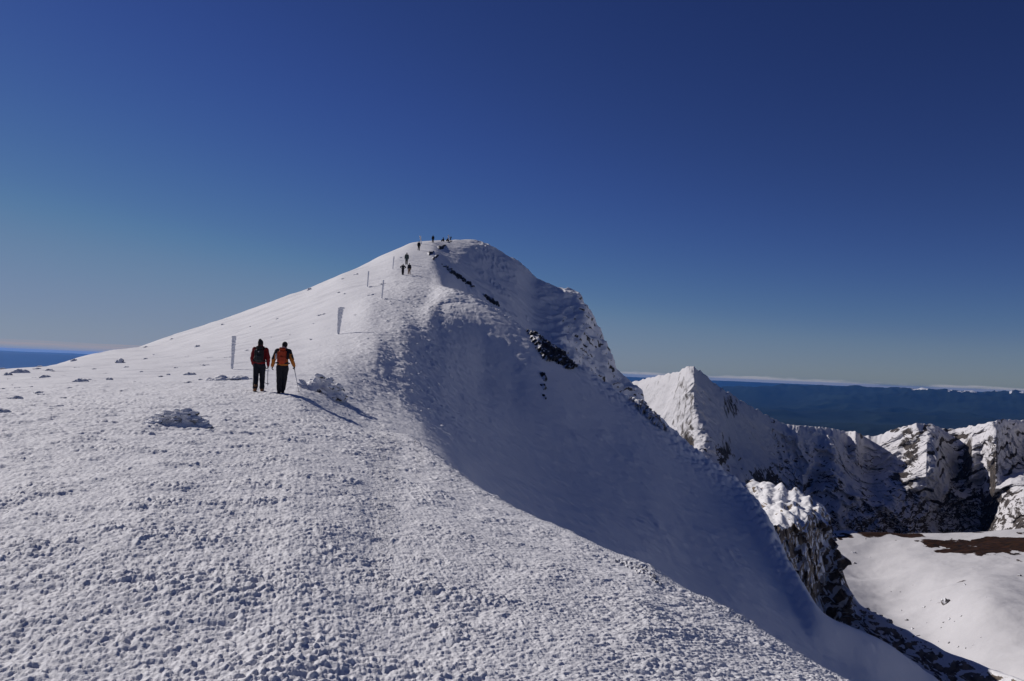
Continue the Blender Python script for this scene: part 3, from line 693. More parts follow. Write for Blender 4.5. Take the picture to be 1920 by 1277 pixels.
# ------------------------------------------------------------------ thing materials
def rime_mat(name, dark=(.05, .048, .05), amount=.5, scale=9.0, lean=(-.75, -.1, .65)):
    """rime-plastered stone: frost where the face looks to the weather side, bare stone elsewhere"""
    m, t, b = mat(name); L = t.links.new
    geo = N(t, 'ShaderNodeNewGeometry'); tc = N(t, 'ShaderNodeTexCoord')
    dt = N(t, 'ShaderNodeVectorMath', _operation='DOT_PRODUCT'); L(geo.outputs['Normal'], dt.inputs[0]); dt.inputs[1].default_value = lean
    nz = N(t, 'ShaderNodeTexNoise', Scale=scale, Detail=7.0, Roughness=.65); L(tc.outputs['Object'], nz.inputs['Vector'])
    ma = N(t, 'ShaderNodeMath', _operation='MULTIPLY_ADD'); L(nz.outputs[0], ma.inputs[0]); ma.inputs[1].default_value = 2.6; ma.inputs[2].default_value = -1.3
    ad = N(t, 'ShaderNodeMath', _operation='ADD'); L(ma.outputs[0], ad.inputs[0]); L(dt.outputs['Value'], ad.inputs[1])
    mr = N(t, 'ShaderNodeMapRange'); mr.inputs[1].default_value = -1.0+amount-.12; mr.inputs[2].default_value = -1.0+amount+.12; L(ad.outputs[0], mr.inputs[0])
    mx = N(t, 'ShaderNodeMix', _data_type='RGBA'); mx.inputs[6].default_value = (*dark, 1); mx.inputs[7].default_value = (.78, .785, .81, 1)
    L(mr.outputs[0], mx.inputs[0]); L(mx.outputs[2], b.inputs['Base Color']); b.inputs['Roughness'].default_value = .7
    n2 = N(t, 'ShaderNodeTexNoise', Scale=28.0, Detail=4.0); L(tc.outputs['Object'], n2.inputs['Vector'])
    bp = N(t, 'ShaderNodeBump', Strength=.8, Distance=.02); L(n2.outputs[0], bp.inputs['Height']); L(bp.outputs[0], b.inputs['Normal'])
    return m
M_rime = rime_mat('rimed_stone', amount=.22, scale=7.0)
M_rime2 = rime_mat('half_bare_stone', amount=.42, scale=8.0)
M_stone = rime_mat('bare_stone', dark=(.13, .11, .10), amount=1.6, scale=1.6)
M_black = rime_mat('black_scoria', dark=(.010, .009, .009), amount=1.45, scale=1.1, lean=(-.4, 0, .5))
M_grey = rime_mat('frosted_scree', dark=(.14, .115, .10), amount=1.25, scale=16.0, lean=(-.6, -.2, .5))
M_ice = rime_mat('rime_ice', dark=(.74, .75, .78), amount=.3, scale=14)
M_pole = plain('weathered_pole', (.10, .085, .07), .8, noise=.3)
M_skin = plain('skin', (.46, .26, .18), .55)
M_hair = plain('dark_hair', (.02, .015, .012), .6)
M_red = plain('red_shell_cloth', (.20, .009, .012), .75, noise=.15, scale=60)
M_yellow = plain('amber_shell_cloth', (.46, .15, .02), .75, noise=.12, scale=60)
M_blackcloth = plain('black_cloth', (.012, .012, .016), .8, noise=.25, scale=50)
M_navy = plain('navy_cloth', (.008, .010, .018), .8, noise=.25, scale=50)
M_green = plain('grey_green_cloth', (.055, .075, .07), .8, noise=.2, scale=50)
M_tan = plain('tan_cloth', (.26, .17, .11), .85, noise=.2, scale=50)
M_pack = plain('charcoal_pack_cloth', (.022, .022, .024), .7, noise=.3, scale=70)
M_opack = plain('orange_red_pack_cloth', (.38, .048, .014), .7, noise=.2, scale=70)
M_fleece = plain('pale_fleece', (.55, .52, .55), .9)
M_boot = plain('boot_leather', (.05, .028, .018), .6, noise=.3)
M_brown = plain('tan_boot_leather', (.22, .10, .04), .6, noise=.3)
M_steel = plain('steel', (.45, .46, .48), .35, metal=.9)
M_grip = plain('rubber_grip', (.02, .02, .022), .7)

# ------------------------------------------------------------------ people
def person(px, py, head_py, label, look, pose, voxel=.012, group=None, hmax=None, S=None, yaw=0.0):
    """a walker standing on the snow at photo point (px, py), built in metres and turned by yaw (0 = back to us)"""
    p, r = spot(px, py)
    a0, t0 = pix(px, py); a1, t1 = pix(px, head_py)
    H = (t1-t0)*r
    if hmax: H = min(H, hmax)
    P_ = dict(POSE[pose]); s = H/P_.get('tall', 1.80)
    J = {k: Vector(v)*s for k, v in P_.items() if isinstance(v, tuple)}
    fine = voxel < .02
    wob = lambda amp, sc, sd: (lambda co: amp*s*noise3(co, sc*s, sd))
    # --- body: one skin
    bm = bmesh.new()
    def B(a, b, ra, rb): limb(bm, J[a], J[b], ra*s, rb*s)
    up = (J['neck']-J['pelvis']).normalized()
    ell(bm, J['pelvis'], (.165*s, .115*s, .13*s)); ell(bm, (J['pelvis']+J['chest'])/2, (.145*s, .105*s, .18*s)); ell(bm, J['chest'], (.175*s, .115*s, .19*s))
    B('shl', 'shr', .075, .075); B('chest', 'neck', .10, .06); B('neck', 'head', .058, .058)
    hd = J['head']; f = Vector(P_.get('face', (0, 1, 0))).normalized(); q = Vector((0, 1, 0)).rotation_difference(f).to_matrix()
    ell(bm, hd, (.078*s, .098*s, .118*s), q); ell(bm, hd+q @ Vector((0, .05, -.075))*s, (.05*s, .05*s, .045*s), q)
    limb(bm, hd+q @ Vector((0, .095, .0))*s, hd+q @ Vector((0, .112, -.035))*s, .011*s, .016*s)
    for e in (-1, 1):
        ell(bm, hd+q @ Vector((e*.079, -.005, -.012))*s, (.012*s, .022*s, .033*s), q)
    for e in 'lr':
        B('sh'+e, 'el'+e, .055, .043); B('el'+e, 'wr'+e, .043, .030); B('hip'+e, 'kn'+e, .088, .060); B('kn'+e, 'an'+e, .058, .040); B('an'+e, 'toe'+e, .042, .034)
        hand(bm, J['wr'+e], J['ha'+e], s, e, P_.get('grip'+e, .35), fine, .0)
    body = remesh(bm, 'person', voxel*s, 2)
    root = link('person', body, M_skin, label=label, cat='person', group=group)
    # --- trousers
    bm = bmesh.new()
    ell(bm, J['pelvis']-up*.01*s, (.19*s, .142*s, .15*s))
    for e in 'lr':
        limb(bm, J['hip'+e], J['kn'+e], .118*s, .092*s); limb(bm, J['kn'+e], J['an'+e]+(J['kn'+e]-J['an'+e])*.10, .092*s, .088*s)
    link('trousers', remesh(bm, 'trousers', voxel*s, 3, wob(.010, .11, 3)), look['trousers'], root)
    # --- jacket
    bm = bmesh.new(); hem = look.get('hem', .0)
    ell(bm, J['chest'], (.215*s, .150*s, .21*s)); ell(bm, (J['pelvis']*.45+J['chest']*.55), (.195*s, .145*s, .19*s)); ell(bm, J['pelvis']+up*(.05-hem)*s, (.205*s, .155*s, .10*s))
    if hem > .05: limb(bm, J['pelvis']+Vector((-.05*s, 0, -.02*s)), J['pelvis']+Vector((-.05*s, 0, -hem-.10*s)), .15*s, .16*s); limb(bm, J['pelvis']+Vector((.05*s, 0, -.02*s)), J['pelvis']+Vector((.05*s, 0, -hem-.10*s)), .15*s, .16*s)
    limb(bm, J['shl']-EX*0, J['shr'], .098*s, .098*s); limb(bm, J['chest'], J['neck'], .13*s, .085*s)
    for e in 'lr':
        limb(bm, J['sh'+e], J['el'+e], .090*s, .074*s); limb(bm, J['el'+e], J['wr'+e], .074*s, .056*s)
    jk = link('jacket', remesh(bm, 'jacket', voxel*s, 3, wob(.011, .10, 5)), look['jacket'], root)
    if look.get('yoke'):                                    # dark panel over shoulders and outer arms
        bm = bmesh.new(); limb(bm, J['shl'], J['shr'], .105*s, .105*s); limb(bm, J['chest']+up*.10*s, J['neck']-up*.03*s, .135*s, .10*s)
        for e, sg in (('l', -1), ('r', 1)):
            limb(bm, J['sh'+e]+Vector((sg*.012, 0, 0))*s, J['el'+e]+Vector((sg*.020, 0, 0))*s, .088*s, .070*s)
        link('shoulder_panel', remesh(bm, 'shoulder_panel', voxel*s, 2), look['yoke'], jk)
    if look.get('collar'):
        bm = bmesh.new(); limb(bm, J['neck']-up*.02*s, J['neck']+up*look.get('collar_h', .07)*s, .098*s, .088*s)
        link('collar', remesh(bm, 'collar', voxel*s, 2, wob(.008, .06, 8)), look['collar'], jk)
    # --- boots, gloves
    for e in 'lr':
        bm = bmesh.new(); an, toe = J['an'+e], J['toe'+e]; d = (toe-an); d.z = 0
        d = d.normalized() if d.length > 1e-4 else Vector((0, 1, 0))
        limb(bm, an+Vector((0, 0, .09*s)), an, .066*s, .064*s); limb(bm, an-d*.03*s-Vector((0, 0, .03*s)), toe-Vector((0, 0, .0)), .060*s, .052*s)
        limb(bm, an-d*.04*s-Vector((0, 0, .055*s)), toe-Vector((0, 0, .018*s)), .045*s, .042*s)
        bo = link('boot', remesh(bm, 'boot', voxel*s, 1), look['boots'], root)
        if fine:
            bm = bmesh.new(); box(bm, (an+toe)/2-Vector((0, 0, .068*s)), (.095*s, .30*s, .022*s), d.to_track_quat('Y', 'Z').to_matrix(), .006*s); link('sole', done(bm, 'sole', False), M_grip, bo)
        bm = bmesh.new(); hand(bm, J['wr'+e], J['ha'+e], s, e, P_.get('grip'+e, .35), fine, .006)
        link('glove', remesh(bm, 'glove', (.0065 if fine else voxel)*s, 1), look.get('gloves', M_blackcloth), root)
    # --- hat and hair
    bm = bmesh.new()
    c0 = hd+q @ Vector((0, -.012, .030))*s
    ell(bm, c0, (.095*s, .112*s, .108*s), q)
    if look.get('peak'): ell(bm, hd+q @ Vector((0, .12, .045))*s, (.06*s, .07*s, .010*s), q)
    if look.get('tip'): ell(bm, hd+q @ Vector((-.02, -.03, .115))*s, (.055*s, .06*s, .05*s), q)
    me = remesh(bm, 'hat', min(voxel, .014)*s, 1)
    link('hat', me, look['hat'], root)
    if fine:
        bm = bmesh.new(); limb(bm, hd+q @ Vector((-.035, -.062, -.045))*s, hd+q @ Vector((.035, -.062, -.045))*s, .048*s, .048*s); ell(bm, hd+q @ Vector((0, -.05, -.02))*s, (.083*s, .065*s, .075*s), q)
        link('hair', remesh(bm, 'hair', .010*s, 1), M_hair, root)
    root.location = p; root.rotation_euler.z = yaw-a0
    # feet down on the snow
    mw = Matrix.Rotation(root.rotation_euler.z, 4, 'Z')
    gmin = []
    for e in 'lr':
        w_ = mw @ J['toe'+e]+p; w2 = mw @ J['an'+e]+p
        gmin += [gz(w_.x, w_.y)-(J['toe'+e].z-.055*s), gz(w2.x, w2.y)-(J['an'+e].z-.085*s)]
    root.location.z = sorted(gmin)[1]-.008 if 'sit' not in pose else root.location.z
    return root, J, s, Matrix.Translation(root.location) @ mw
def hand(bm, wr, ha, s, e, curl, fine, grow):
    """palm, four fingers of unequal length and a thumb leaving the side of the palm"""
    d = (ha-wr); d = d.normalized() if d.length > 1e-5 else Vector((0, 0, -1))
    inw = Vector((1 if e == 'l' else -1, 0, 0)); inw = (inw-d*inw.dot(d)).normalized()   # palm faces the thigh
    side = d.cross(inw)
    if side.y < 0: side = -side                                                          # thumb side looks ahead
    g = grow*s
    pa = wr+d*.05*s
    limb(bm, wr, wr+d*.03*s, .028*s+g, .028*s+g, 8)
    for k in (-1, 0, 1): limb(bm, wr+d*.02*s+side*k*.016*s, wr+d*.085*s+side*k*.024*s, .017*s+g, .014*s+g, 8)
    if not fine: ell(bm, wr+d*.11*s, (.032*s+g, .04*s+g, .05*s+g)); return
    for k, ln in ((-1.5, .062), (-.5, .078), (.5, .085), (1.5, .076)):
        b0 = wr+d*.088*s+side*k*.0205*s; a1 = curl*.8; a2 = curl*1.9; a3 = curl*2.6
        b1 = b0+(d*math.cos(a1)+inw*math.sin(a1))*ln*.42*s; b2 = b1+(d*math.cos(a2)+inw*math.sin(a2))*ln*.32*s; b3 = b2+(d*math.cos(a3)+inw*math.sin(a3))*ln*.26*s
        limb(bm, b0, b1, .0095*s+g*.6, .009*s+g*.6, 8); limb(bm, b1, b2, .009*s+g*.6, .0085*s+g*.6, 8); limb(bm, b2, b3, .0085*s+g*.6, .0075*s+g*.6, 8)
    t0 = wr+d*.03*s+side*.028*s; t1 = t0+(d*.6+side*.7+inw*.25).normalized()*.042*s; t2 = t1+(d*.9+side*.15+inw*.45*max(.3, curl)).normalized()*.036*s
    limb(bm, t0, t1, .013*s+g*.6, .011*s+g*.6, 8); limb(bm, t1, t2, .011*s+g*.6, .009*s+g*.6, 8)

def pose(pel=(0, 0, .96), chest=(0, .02, 1.30), neck=(0, .03, 1.50), head=(0, .06, 1.655), **kw):
    d = dict(pelvis=pel, chest=chest, neck=neck, head=head, shl=(-.185, .02, 1.435), shr=(.185, .02, 1.435),
             ell=(-.25, -.02, 1.16), elr=(.25, -.02, 1.16), wrl=(-.265, .05, .915), wrr=(.265, .05, .915), hal=(-.265, .08, .82), har=(.265, .08, .82),
             hipl=(-.095, 0, .90), hipr=(.095, 0, .90), knl=(-.11, .02, .50), knr=(.11, .02, .50), anl=(-.115, -.03, .10), anr=(.115, -.03, .10),
             toel=(-.14, .13, .055), toer=(.14, .13, .055))
    d.update(kw); return d
POSE = {
 'red': pose(anl=(-.10, -.20, .115), toel=(-.13, -.05, .055), knl=(-.10, -.02, .50), anr=(.12, .10, .10), toer=(.15, .26, .055), knr=(.11, .10, .50),
             elr=(.265, -.03, 1.15), wrr=(.285, .03, .92), har=(.285, .05, .83), ell=(-.245, .0, 1.15), wrl=(-.215, .12, .95), hal=(-.205, .17, .87), gripr=.75, gripl=.5,
             head=(-.005, .05, 1.655)),
 'amber': pose(pel=(0, 0, .95), head=(.045, .09, 1.645), neck=(.015, .04, 1.49), chest=(0, .03, 1.29), face=(.35, 1, -.1),
             ell=(-.285, .0, 1.175), wrl=(-.325, .05, .945), hal=(-.335, .075, .85), elr=(.285, -.02, 1.18), wrr=(.375, .09, .985), har=(.405, .13, .90),
             anl=(-.065, -.05, .10), toel=(-.085, .11, .055), knl=(-.085, .03, .50), anr=(.045, .14, .12), toer=(.06, .30, .06), knr=(.08, .13, .51), gripr=.85, gripl=.45, tall=1.79),
 'akimbo': pose(ell=(-.43, -.03, 1.22), wrl=(-.21, .03, 1.05), hal=(-.14, .08, 1.03), elr=(.43, -.03, 1.22), wrr=(.21, .03, 1.05), har=(.14, .08, 1.03),
             anl=(-.06, -.02, .10), anr=(.08, .02, .10), toel=(-.10, .13, .055), toer=(.12, .17, .055)),
 'walk': pose(anl=(-.09, -.20, .14), toel=(-.11, -.06, .055), anr=(.09, .18, .10), toer=(.11, .34, .055), knl=(-.10, .02, .50), knr=(.10, .16, .53),
             wrl=(-.27, .14, .93), hal=(-.27, .20, .85), wrr=(.28, -.04, .92), har=(.28, -.04, .83)),
 'stand': pose(anl=(-.14, 0, .10), anr=(.14, 0, .10), toel=(-.18, .16, .055), toer=(.18, .16, .055)),
 'lean': pose(chest=(0, .10, 1.27), neck=(0, .18, 1.45), head=(0, .25, 1.59), shl=(-.185, .14, 1.39), shr=(.185, .14, 1.39), elr=(.26, .22, 1.13), wrr=(.28, .36, 1.0), har=(.28, .42, .94),
             ell=(-.26, .16, 1.12), wrl=(-.28, .3, .98), hal=(-.28, .36, .92), anr=(.09, .14, .10), toer=(.11, .30, .055), anl=(-.09, -.14, .12), toel=(-.11, .0, .055), tall=1.74),
 'sit': pose(pel=(0, 0, .20), chest=(0, .07, .52), neck=(0, .11, .73), head=(0, .17, .87), shl=(-.185, .10, .66), shr=(.185, .10, .66), ell=(-.27, .18, .44), elr=(.27, .18, .44),
             wrl=(-.18, .40, .42), wrr=(.18, .40, .42), hal=(-.13, .47, .42), har=(.13, .47, .42), hipl=(-.10, .03, .18), hipr=(.10, .03, .18), knl=(-.13, .40, .44), knr=(.13, .40, .44),
             anl=(-.13, .52, .08), anr=(.13, .52, .08), toel=(-.15, .68, .05), toer=(.15, .68, .05), tall=1.02),
 'sit_bent': pose(pel=(0, 0, .20), chest=(.05, .14, .48), neck=(.08, .24, .65), head=(.10, .33, .76), shl=(-.13, .20, .60), shr=(.24, .20, .60), ell=(-.22, .30, .40), elr=(.30, .30, .40),
             wrl=(-.14, .50, .36), wrr=(.20, .50, .36), hal=(-.10, .57, .34), har=(.15, .57, .34), hipl=(-.10, .03, .18), hipr=(.10, .03, .18), knl=(-.13, .42, .42), knr=(.15, .42, .42),
             anl=(-.13, .55, .08), anr=(.15, .55, .08), toel=(-.15, .70, .05), toer=(.17, .70, .05), tall=.93),
}
def backpack(root_mw, J, s, label, body, lid, straps, w=.30, h=.50, dx=0.0, dz=0.0, extra=None):
    """rucksack worn on the back: body, lid, pocket, hip belt, two shoulder straps"""
    o = link('backpack', None, label=label, cat='backpack')
    o.matrix_world = root_mw
    c = J['chest']+Vector((dx, -.235, -.03+dz))*s
    bm = bmesh.new(); box(bm, c, (w*s, .20*s, h*s), None, .06*s); me = remesh(bm, 'main_bag', .014*s, 3, lambda co: .012*s*noise3(co, .10*s, 21)); link('main_bag', me, body, o)
    bm = bmesh.new(); box(bm, c+Vector((0, .0, h*.5+.015))*s, (w*.95*s, .21*s, .10*s), None, .045*s); link('lid', remesh(bm, 'lid', .014*s, 3), lid, o)
    bm = bmesh.new(); box(bm, c+Vector((0, -.115, -.09))*s, (w*.72*s, .07*s, h*.45*s), None, .03*s); link('front_pocket', remesh(bm, 'front_pocket', .014*s, 3), lid, o)
    for sg, e in ((-1, 'l'), (1, 'r')):
        bm = bmesh.new(); sh = J['sh'+e]; x = sh.x*.62
        tube(bm, [Vector((x, c.y+.09*s, c.z+h*.38*s)), Vector((x, sh.y-.07*s, sh.z+.075*s)), Vector((x, sh.y+.02*s, sh.z+.112*s)), Vector((x, sh.y+.13*s, sh.z+.02*s)), Vector((x*1.05, sh.y+.155*s, sh.z-.20*s)), Vector((x*1.5, sh.y+.02*s, sh.z-.36*s)), Vector((x*1.3, c.y+.09*s, c.z-h*.40*s))], [.022*s]*7, 8)
        link('shoulder_strap', done(bm, 'shoulder_strap'), straps, o)
    bm = bmesh.new(); n = 28; pts = []
    for k in range(n+1):
        a = 2*math.pi*k/n; pts.append(J['pelvis']+Vector((.222*math.cos(a), .175*math.sin(a)-.005, .095))*s)
    tube(bm, pts, [.024*s]*(n+1), 8); link('hip_belt', done(bm, 'hip_belt'), straps, o)
    if extra:
        for nm, mt, off, sz in extra:
            bm = bmesh.new(); box(bm, c+Vector(off)*s, [q*s for q in sz], None, .012*s); link(nm, done(bm, nm), mt, o)
    return o

# the two walkers in front
LK_red = dict(jacket=M_red, trousers=M_navy, boots=M_brown, hat=M_blackcloth, collar=M_red, collar_h=.13, hem=.02, tip=1)
pr, J, s, mw = person(484, 733.5, 635, 'walker in a red hooded jacket and dark beanie, nearest to the tall rimed post', LK_red, 'red')
backpack(mw, J, s, 'black rucksack on the back of the walker in red', M_pack, M_pack, M_blackcloth, .31, .50, -.035, -.02, [('tool_loop', M_fleece, (-.02, -.155, .12), (.05, .012, .03))])
def ice_axe(mw, J, s, L=.62):
    o = link('ice_axe', None, label='short ice axe hanging from the right hand of the walker in red', cat='ice axe'); o.matrix_world = mw
    g = J['wrr']+(J['har']-J['wrr']).normalized()*.10*s+Vector((-.005, .03, 0))*s
    top = g+Vector((.0, .02, .05))*s; bot = g+Vector((.02, -.03, -L+.02))*s
    bm = bmesh.new(); tube(bm, [top, bot+Vector((0, 0, .05))*s], [.013*s, .013*s], 8); link('shaft', done(bm, 'shaft'), M_steel, o)
    bm = bmesh.new(); tube(bm, [bot+Vector((0, 0, .05))*s, bot-Vector((0, 0, .03))*s], [.011*s, .003*s], 8); link('spike', done(bm, 'spike'), M_steel, o)
    bm = bmesh.new(); tube(bm, [bot+Vector((-.10, .02, .10))*s, bot+Vector((-.05, .01, .065))*s, bot+Vector((.0, 0, .05))*s, bot+Vector((.05, 0, .055))*s], [.005*s, .012*s, .015*s, .018*s], 8); link('pick', done(bm, 'pick'), M_steel, o)
ice_axe(mw, J, s)
LK_amb = dict(jacket=M_yellow, trousers=M_blackcloth, boots=M_blackcloth, hat=M_blackcloth, collar=M_fleece, collar_h=.06, yoke=M_blackcloth, peak=1)
pa, J, s, mw = person(527, 737, 637.5, 'walker in an amber jacket with black shoulders, leaning on a walking pole', LK_amb, 'amber')
backpack(mw, J, s, 'orange-red rucksack on the back of the walker in amber', M_opack, M_opack, M_blackcloth, .30, .50, -.03, .0,
         [('side_bottle', M_fleece, (-.19, .02, -.0), (.06, .07, .20)), ('side_pouch', M_blackcloth, (.185, .0, .05), (.09, .12, .26))])
o = link('walking_pole', None, label='thin grey walking pole planted by the right hand of the walker in amber', cat='walking pole'); o.matrix_world = mw
g = J['wrr']+(J['har']-J['wrr']).normalized()*.10*s+Vector((-.02, .02, 0))*s
foot = Vector((.60, .30, 0)); wf = mw @ (foot*s); foot = mw.inverted() @ Vector((wf.x, wf.y, gz(wf.x, wf.y)-.03))
dv = (foot-g).normalized()
bm = bmesh.new(); tube(bm, [g+dv*.06*s, foot], [.012*s, .008*s], 8); link('shaft', done(bm, 'shaft'), M_steel, o)
bm = bmesh.new(); tube(bm, [g-dv*.07*s, g-dv*.05*s, g+dv*.07*s], [.018*s, .022*s, .016*s], 10); link('grip', done(bm, 'grip'), M_grip, o)
bm = bmesh.new(); tube(bm, [foot-dv*.075*s, foot-dv*.068*s], [.035*s, .035*s], 12); link('basket', done(bm, 'basket'), M_grip, o)

# walkers further up the ridge
V = .028
LKd = dict(jacket=M_blackcloth, trousers=M_blackcloth, boots=M_blackcloth, hat=M_blackcloth)
far = 'walkers further up the ridge'
person(755, 515.5, 494, 'far walker all in black with hands on hips, left of the pair below the others', LKd, 'akimbo', V, far)
person(767, 514.5, 493, 'far walker in a dark top and tan trousers, right of the pair', dict(LKd, jacket=M_navy, trousers=M_tan, boots=M_brown), 'stand', V, far, yaw=.2)
p5, J5, s5, mw5 = person(762, 496, 469.5, 'far walker in a long grey-green coat just above the pair', dict(LKd, jacket=M_green, hem=.12), 'walk', V, far, hmax=2.05)
person(785, 469.8, 451, 'dark walker standing in front of the tilted rimed post', dict(LKd, jacket=M_navy, hem=.05), 'walk', V, far, hmax=1.95, yaw=-.15)
person(811.5, 455.2, 440.5, 'lone dark walker upright on the summit skyline', LKd, 'stand', V, far, hmax=1.9)
person(832, 453.2, 444.5, 'dark figure sitting on the summit, left of the resting group', LKd, 'sit', V, far, hmax=1.05, yaw=1.2)
person(837.2, 452.8, 445.5, 'dark figure bent forward on the summit, in the middle of the resting group', dict(LKd, jacket=M_navy), 'sit_bent', V, far, hmax=1.0, yaw=-1.0)
person(844.6, 451.6, 442.5, 'dark figure leaning behind the white summit post', LKd, 'lean', V, far, hmax=1.4, yaw=-.6)

# ------------------------------------------------------------------ rime-flagged marker posts
def marker_post(px, py, top_py, w0, w1, label, lean=0.0, wind=-1, cap=False, seed=1, sink=.12, lean_y=0):
    """a thin pole with a flag of rime: w0 / w1 = width of the flag at foot / top in metres"""
    p, r = spot(px, py); a0, t0 = pix(px, py); _, t1 = pix(px, top_py); H = (t1-t0)*r
    rnd = random.Random(seed)
    o = link('marker_post', None, label=label, cat='marker post', group='rime-coated marker posts along the ridge'); o.location = p
    top = Vector((lean*H, lean_y*H, H)); d = top.normalized()
    bm = bmesh.new(); tube(bm, [Vector((0, 0, -sink*3)), top*.5, top*.99], [.024, .022, .020], 10); link('pole', done(bm, 'pole'), M_pole, o)
    bm = bmesh.new(); z = .05
    while z < H:
        t = z/H; w = w0+(w1-w0)*t; c = d*z
        th = rnd.uniform(.030, .055); dp = rnd.uniform(.035, .06)+.12*w
        off = wind*w*rnd.uniform(.02, .14)
        ell(bm, c+Vector((off, rnd.uniform(-.01, .01), 0)), (w*.5*rnd.uniform(.86, 1.12)+.02, dp, th), Matrix.Rotation(rnd.uniform(-.16, .10)*wind, 3, 'Y'), 2)
        z += th*rnd.uniform(.75, 1.05)
    if cap: ell(bm, top+Vector((.05, 0, .01)), (w1*.62, .09, .07)); ell(bm, top+Vector((w1*.35, 0, -.03)), (.10, .06, .05))
    c = remesh(bm, 'rime_crust', .016 if H > 1 and w1 > .1 else .013, 1, lambda co: .012*noise3(co, .05, seed))
    link('rime_crust', c, M_ice, o)
    return o
marker_post(435, 692, 630.5, .10, .23, 'tall rimed post widening to its top, left of the two walkers', .02, seed=1)
marker_post(634.5, 626.5, 577.5, .16, .46, 'broad slab-like rimed post with a jutting cap, right of the walkers', .055, cap=True, seed=2)
marker_post(716, 559.5, 525, .11, .15, 'thin bare-looking post standing before a long flat stone', .045, seed=3)
marker_post(689, 538, 509, .11, .17, 'thin rimed post highest and left on the open flank, beside a small stone', .03, seed=4)
marker_post(736.5, 505, 481, .10, .17, 'slim pale post just left of the far walkers', .05, seed=5)
marker_post(790.4, 457.8, 442, .18, .40, 'rimed post tilted to the left behind the dark walker near the top', -.20, seed=6)
marker_post(842.0, 451.6, 440.2, .22, .30, 'short ragged white post among the resting group on the summit', -.12, seed=7)
# ------------------------------------------------------------------ stones
def rock_mesh(name, seed, dims, feathers=0, voxel=.05, lean=(-1, -.15, .35), slabs=False):
    rnd = random.Random(seed); bm = bmesh.new()
    L, W_, Hh = dims
    for k in range(7):
        ell(bm, (rnd.uniform(-.28, .28)*L, rnd.uniform(-.2, .2)*W_, Hh*rnd.uniform(-.15, .25)), (L*rnd.uniform(.18, .34), W_*rnd.uniform(.2, .36), Hh*rnd.uniform(.3, .62)), Matrix.Rotation(rnd.uniform(-.5, .5), 3, 'Y') @ Matrix.Rotation(rnd.uniform(0, 3), 3, 'Z'))
    lv = Vector(lean).normalized()
    for k in range(feathers):
        u = rnd.uniform(-.5, .5); v = rnd.uniform(-.5, .5); hh = rnd.uniform(0, 1)
        hm = Hh*max(.08, (1-(2*u)**2*.8)*(1-(2*v)**2*.5))
        c = Vector((u*L, v*W_-.02, hm*hh*.85)); ln = L*rnd.uniform(.08, .17); th = Hh*rnd.uniform(.05, .11)
        q = lv.to_track_quat('X', 'Z').to_matrix() @ Matrix.Rotation(rnd.uniform(-.4, .4), 3, 'Z') @ Matrix.Rotation(rnd.uniform(-.25, .25), 3, 'Y')
        ell(bm, c, (ln, ln*.5, th), q, 1)
    sc = max(L, W_)
    return remesh(bm, name, voxel, 1, lambda co: .020*sc*noise3(co, .16*sc, seed)+.010*sc*noise3(co, .06*sc, seed+5))
def put_rock(me, px, py, wpx, m, label, size, S=None, hscale=1.0, rot=0.0, tilt=0.0, group=None, depth=1.0, name='rock', sink=.05, cat='rock'):
    """a stone whose foot shows at photo point (px, py) and which spans wpx photo pixels"""
    p, r = spot(px, py, S); a, te = pix(px, py)
    wid = wpx/1500.0*r*math.cos(a)
    k = wid/size
    o = link(name, me, m if len(me.materials) == 0 else (), label=label, cat=cat, group=group)
    o.location = p-Vector((0, 0, sink*k)); o.scale = (k, k*depth, k*hscale); o.rotation_euler = (0, tilt, rot-a)
    return o
big = [rock_mesh('rimed_rock', 11, (1.0, .75, .40), 170, .015, lean=(-1, -.1, .02)), rock_mesh('slab_rock', 12, (1.0, .5, .20), 40, .018, lean=(-1, 0, .05)), rock_mesh('shaded_rock', 14, (1.0, .8, .50), 60, .018, lean=(-1, 0, .3))]
put_rock(big[0], 333, 794, 106, M_rime, 'large layered rime-plastered boulder lying alone in the near snow', 1.04, hscale=.95)
put_rock(big[1], 429, 711, 78, M_rime, 'long low snow-coated slab at the foot of the tall rimed post', 1.0, hscale=1.0, tilt=-.07)
b = put_rock(big[2], 603, 736, 86, M_rime2, 'big dark-flecked boulder sloping right, shaded on this side, by the walking pole', 1.0, hscale=.95, tilt=.20, sink=.02)
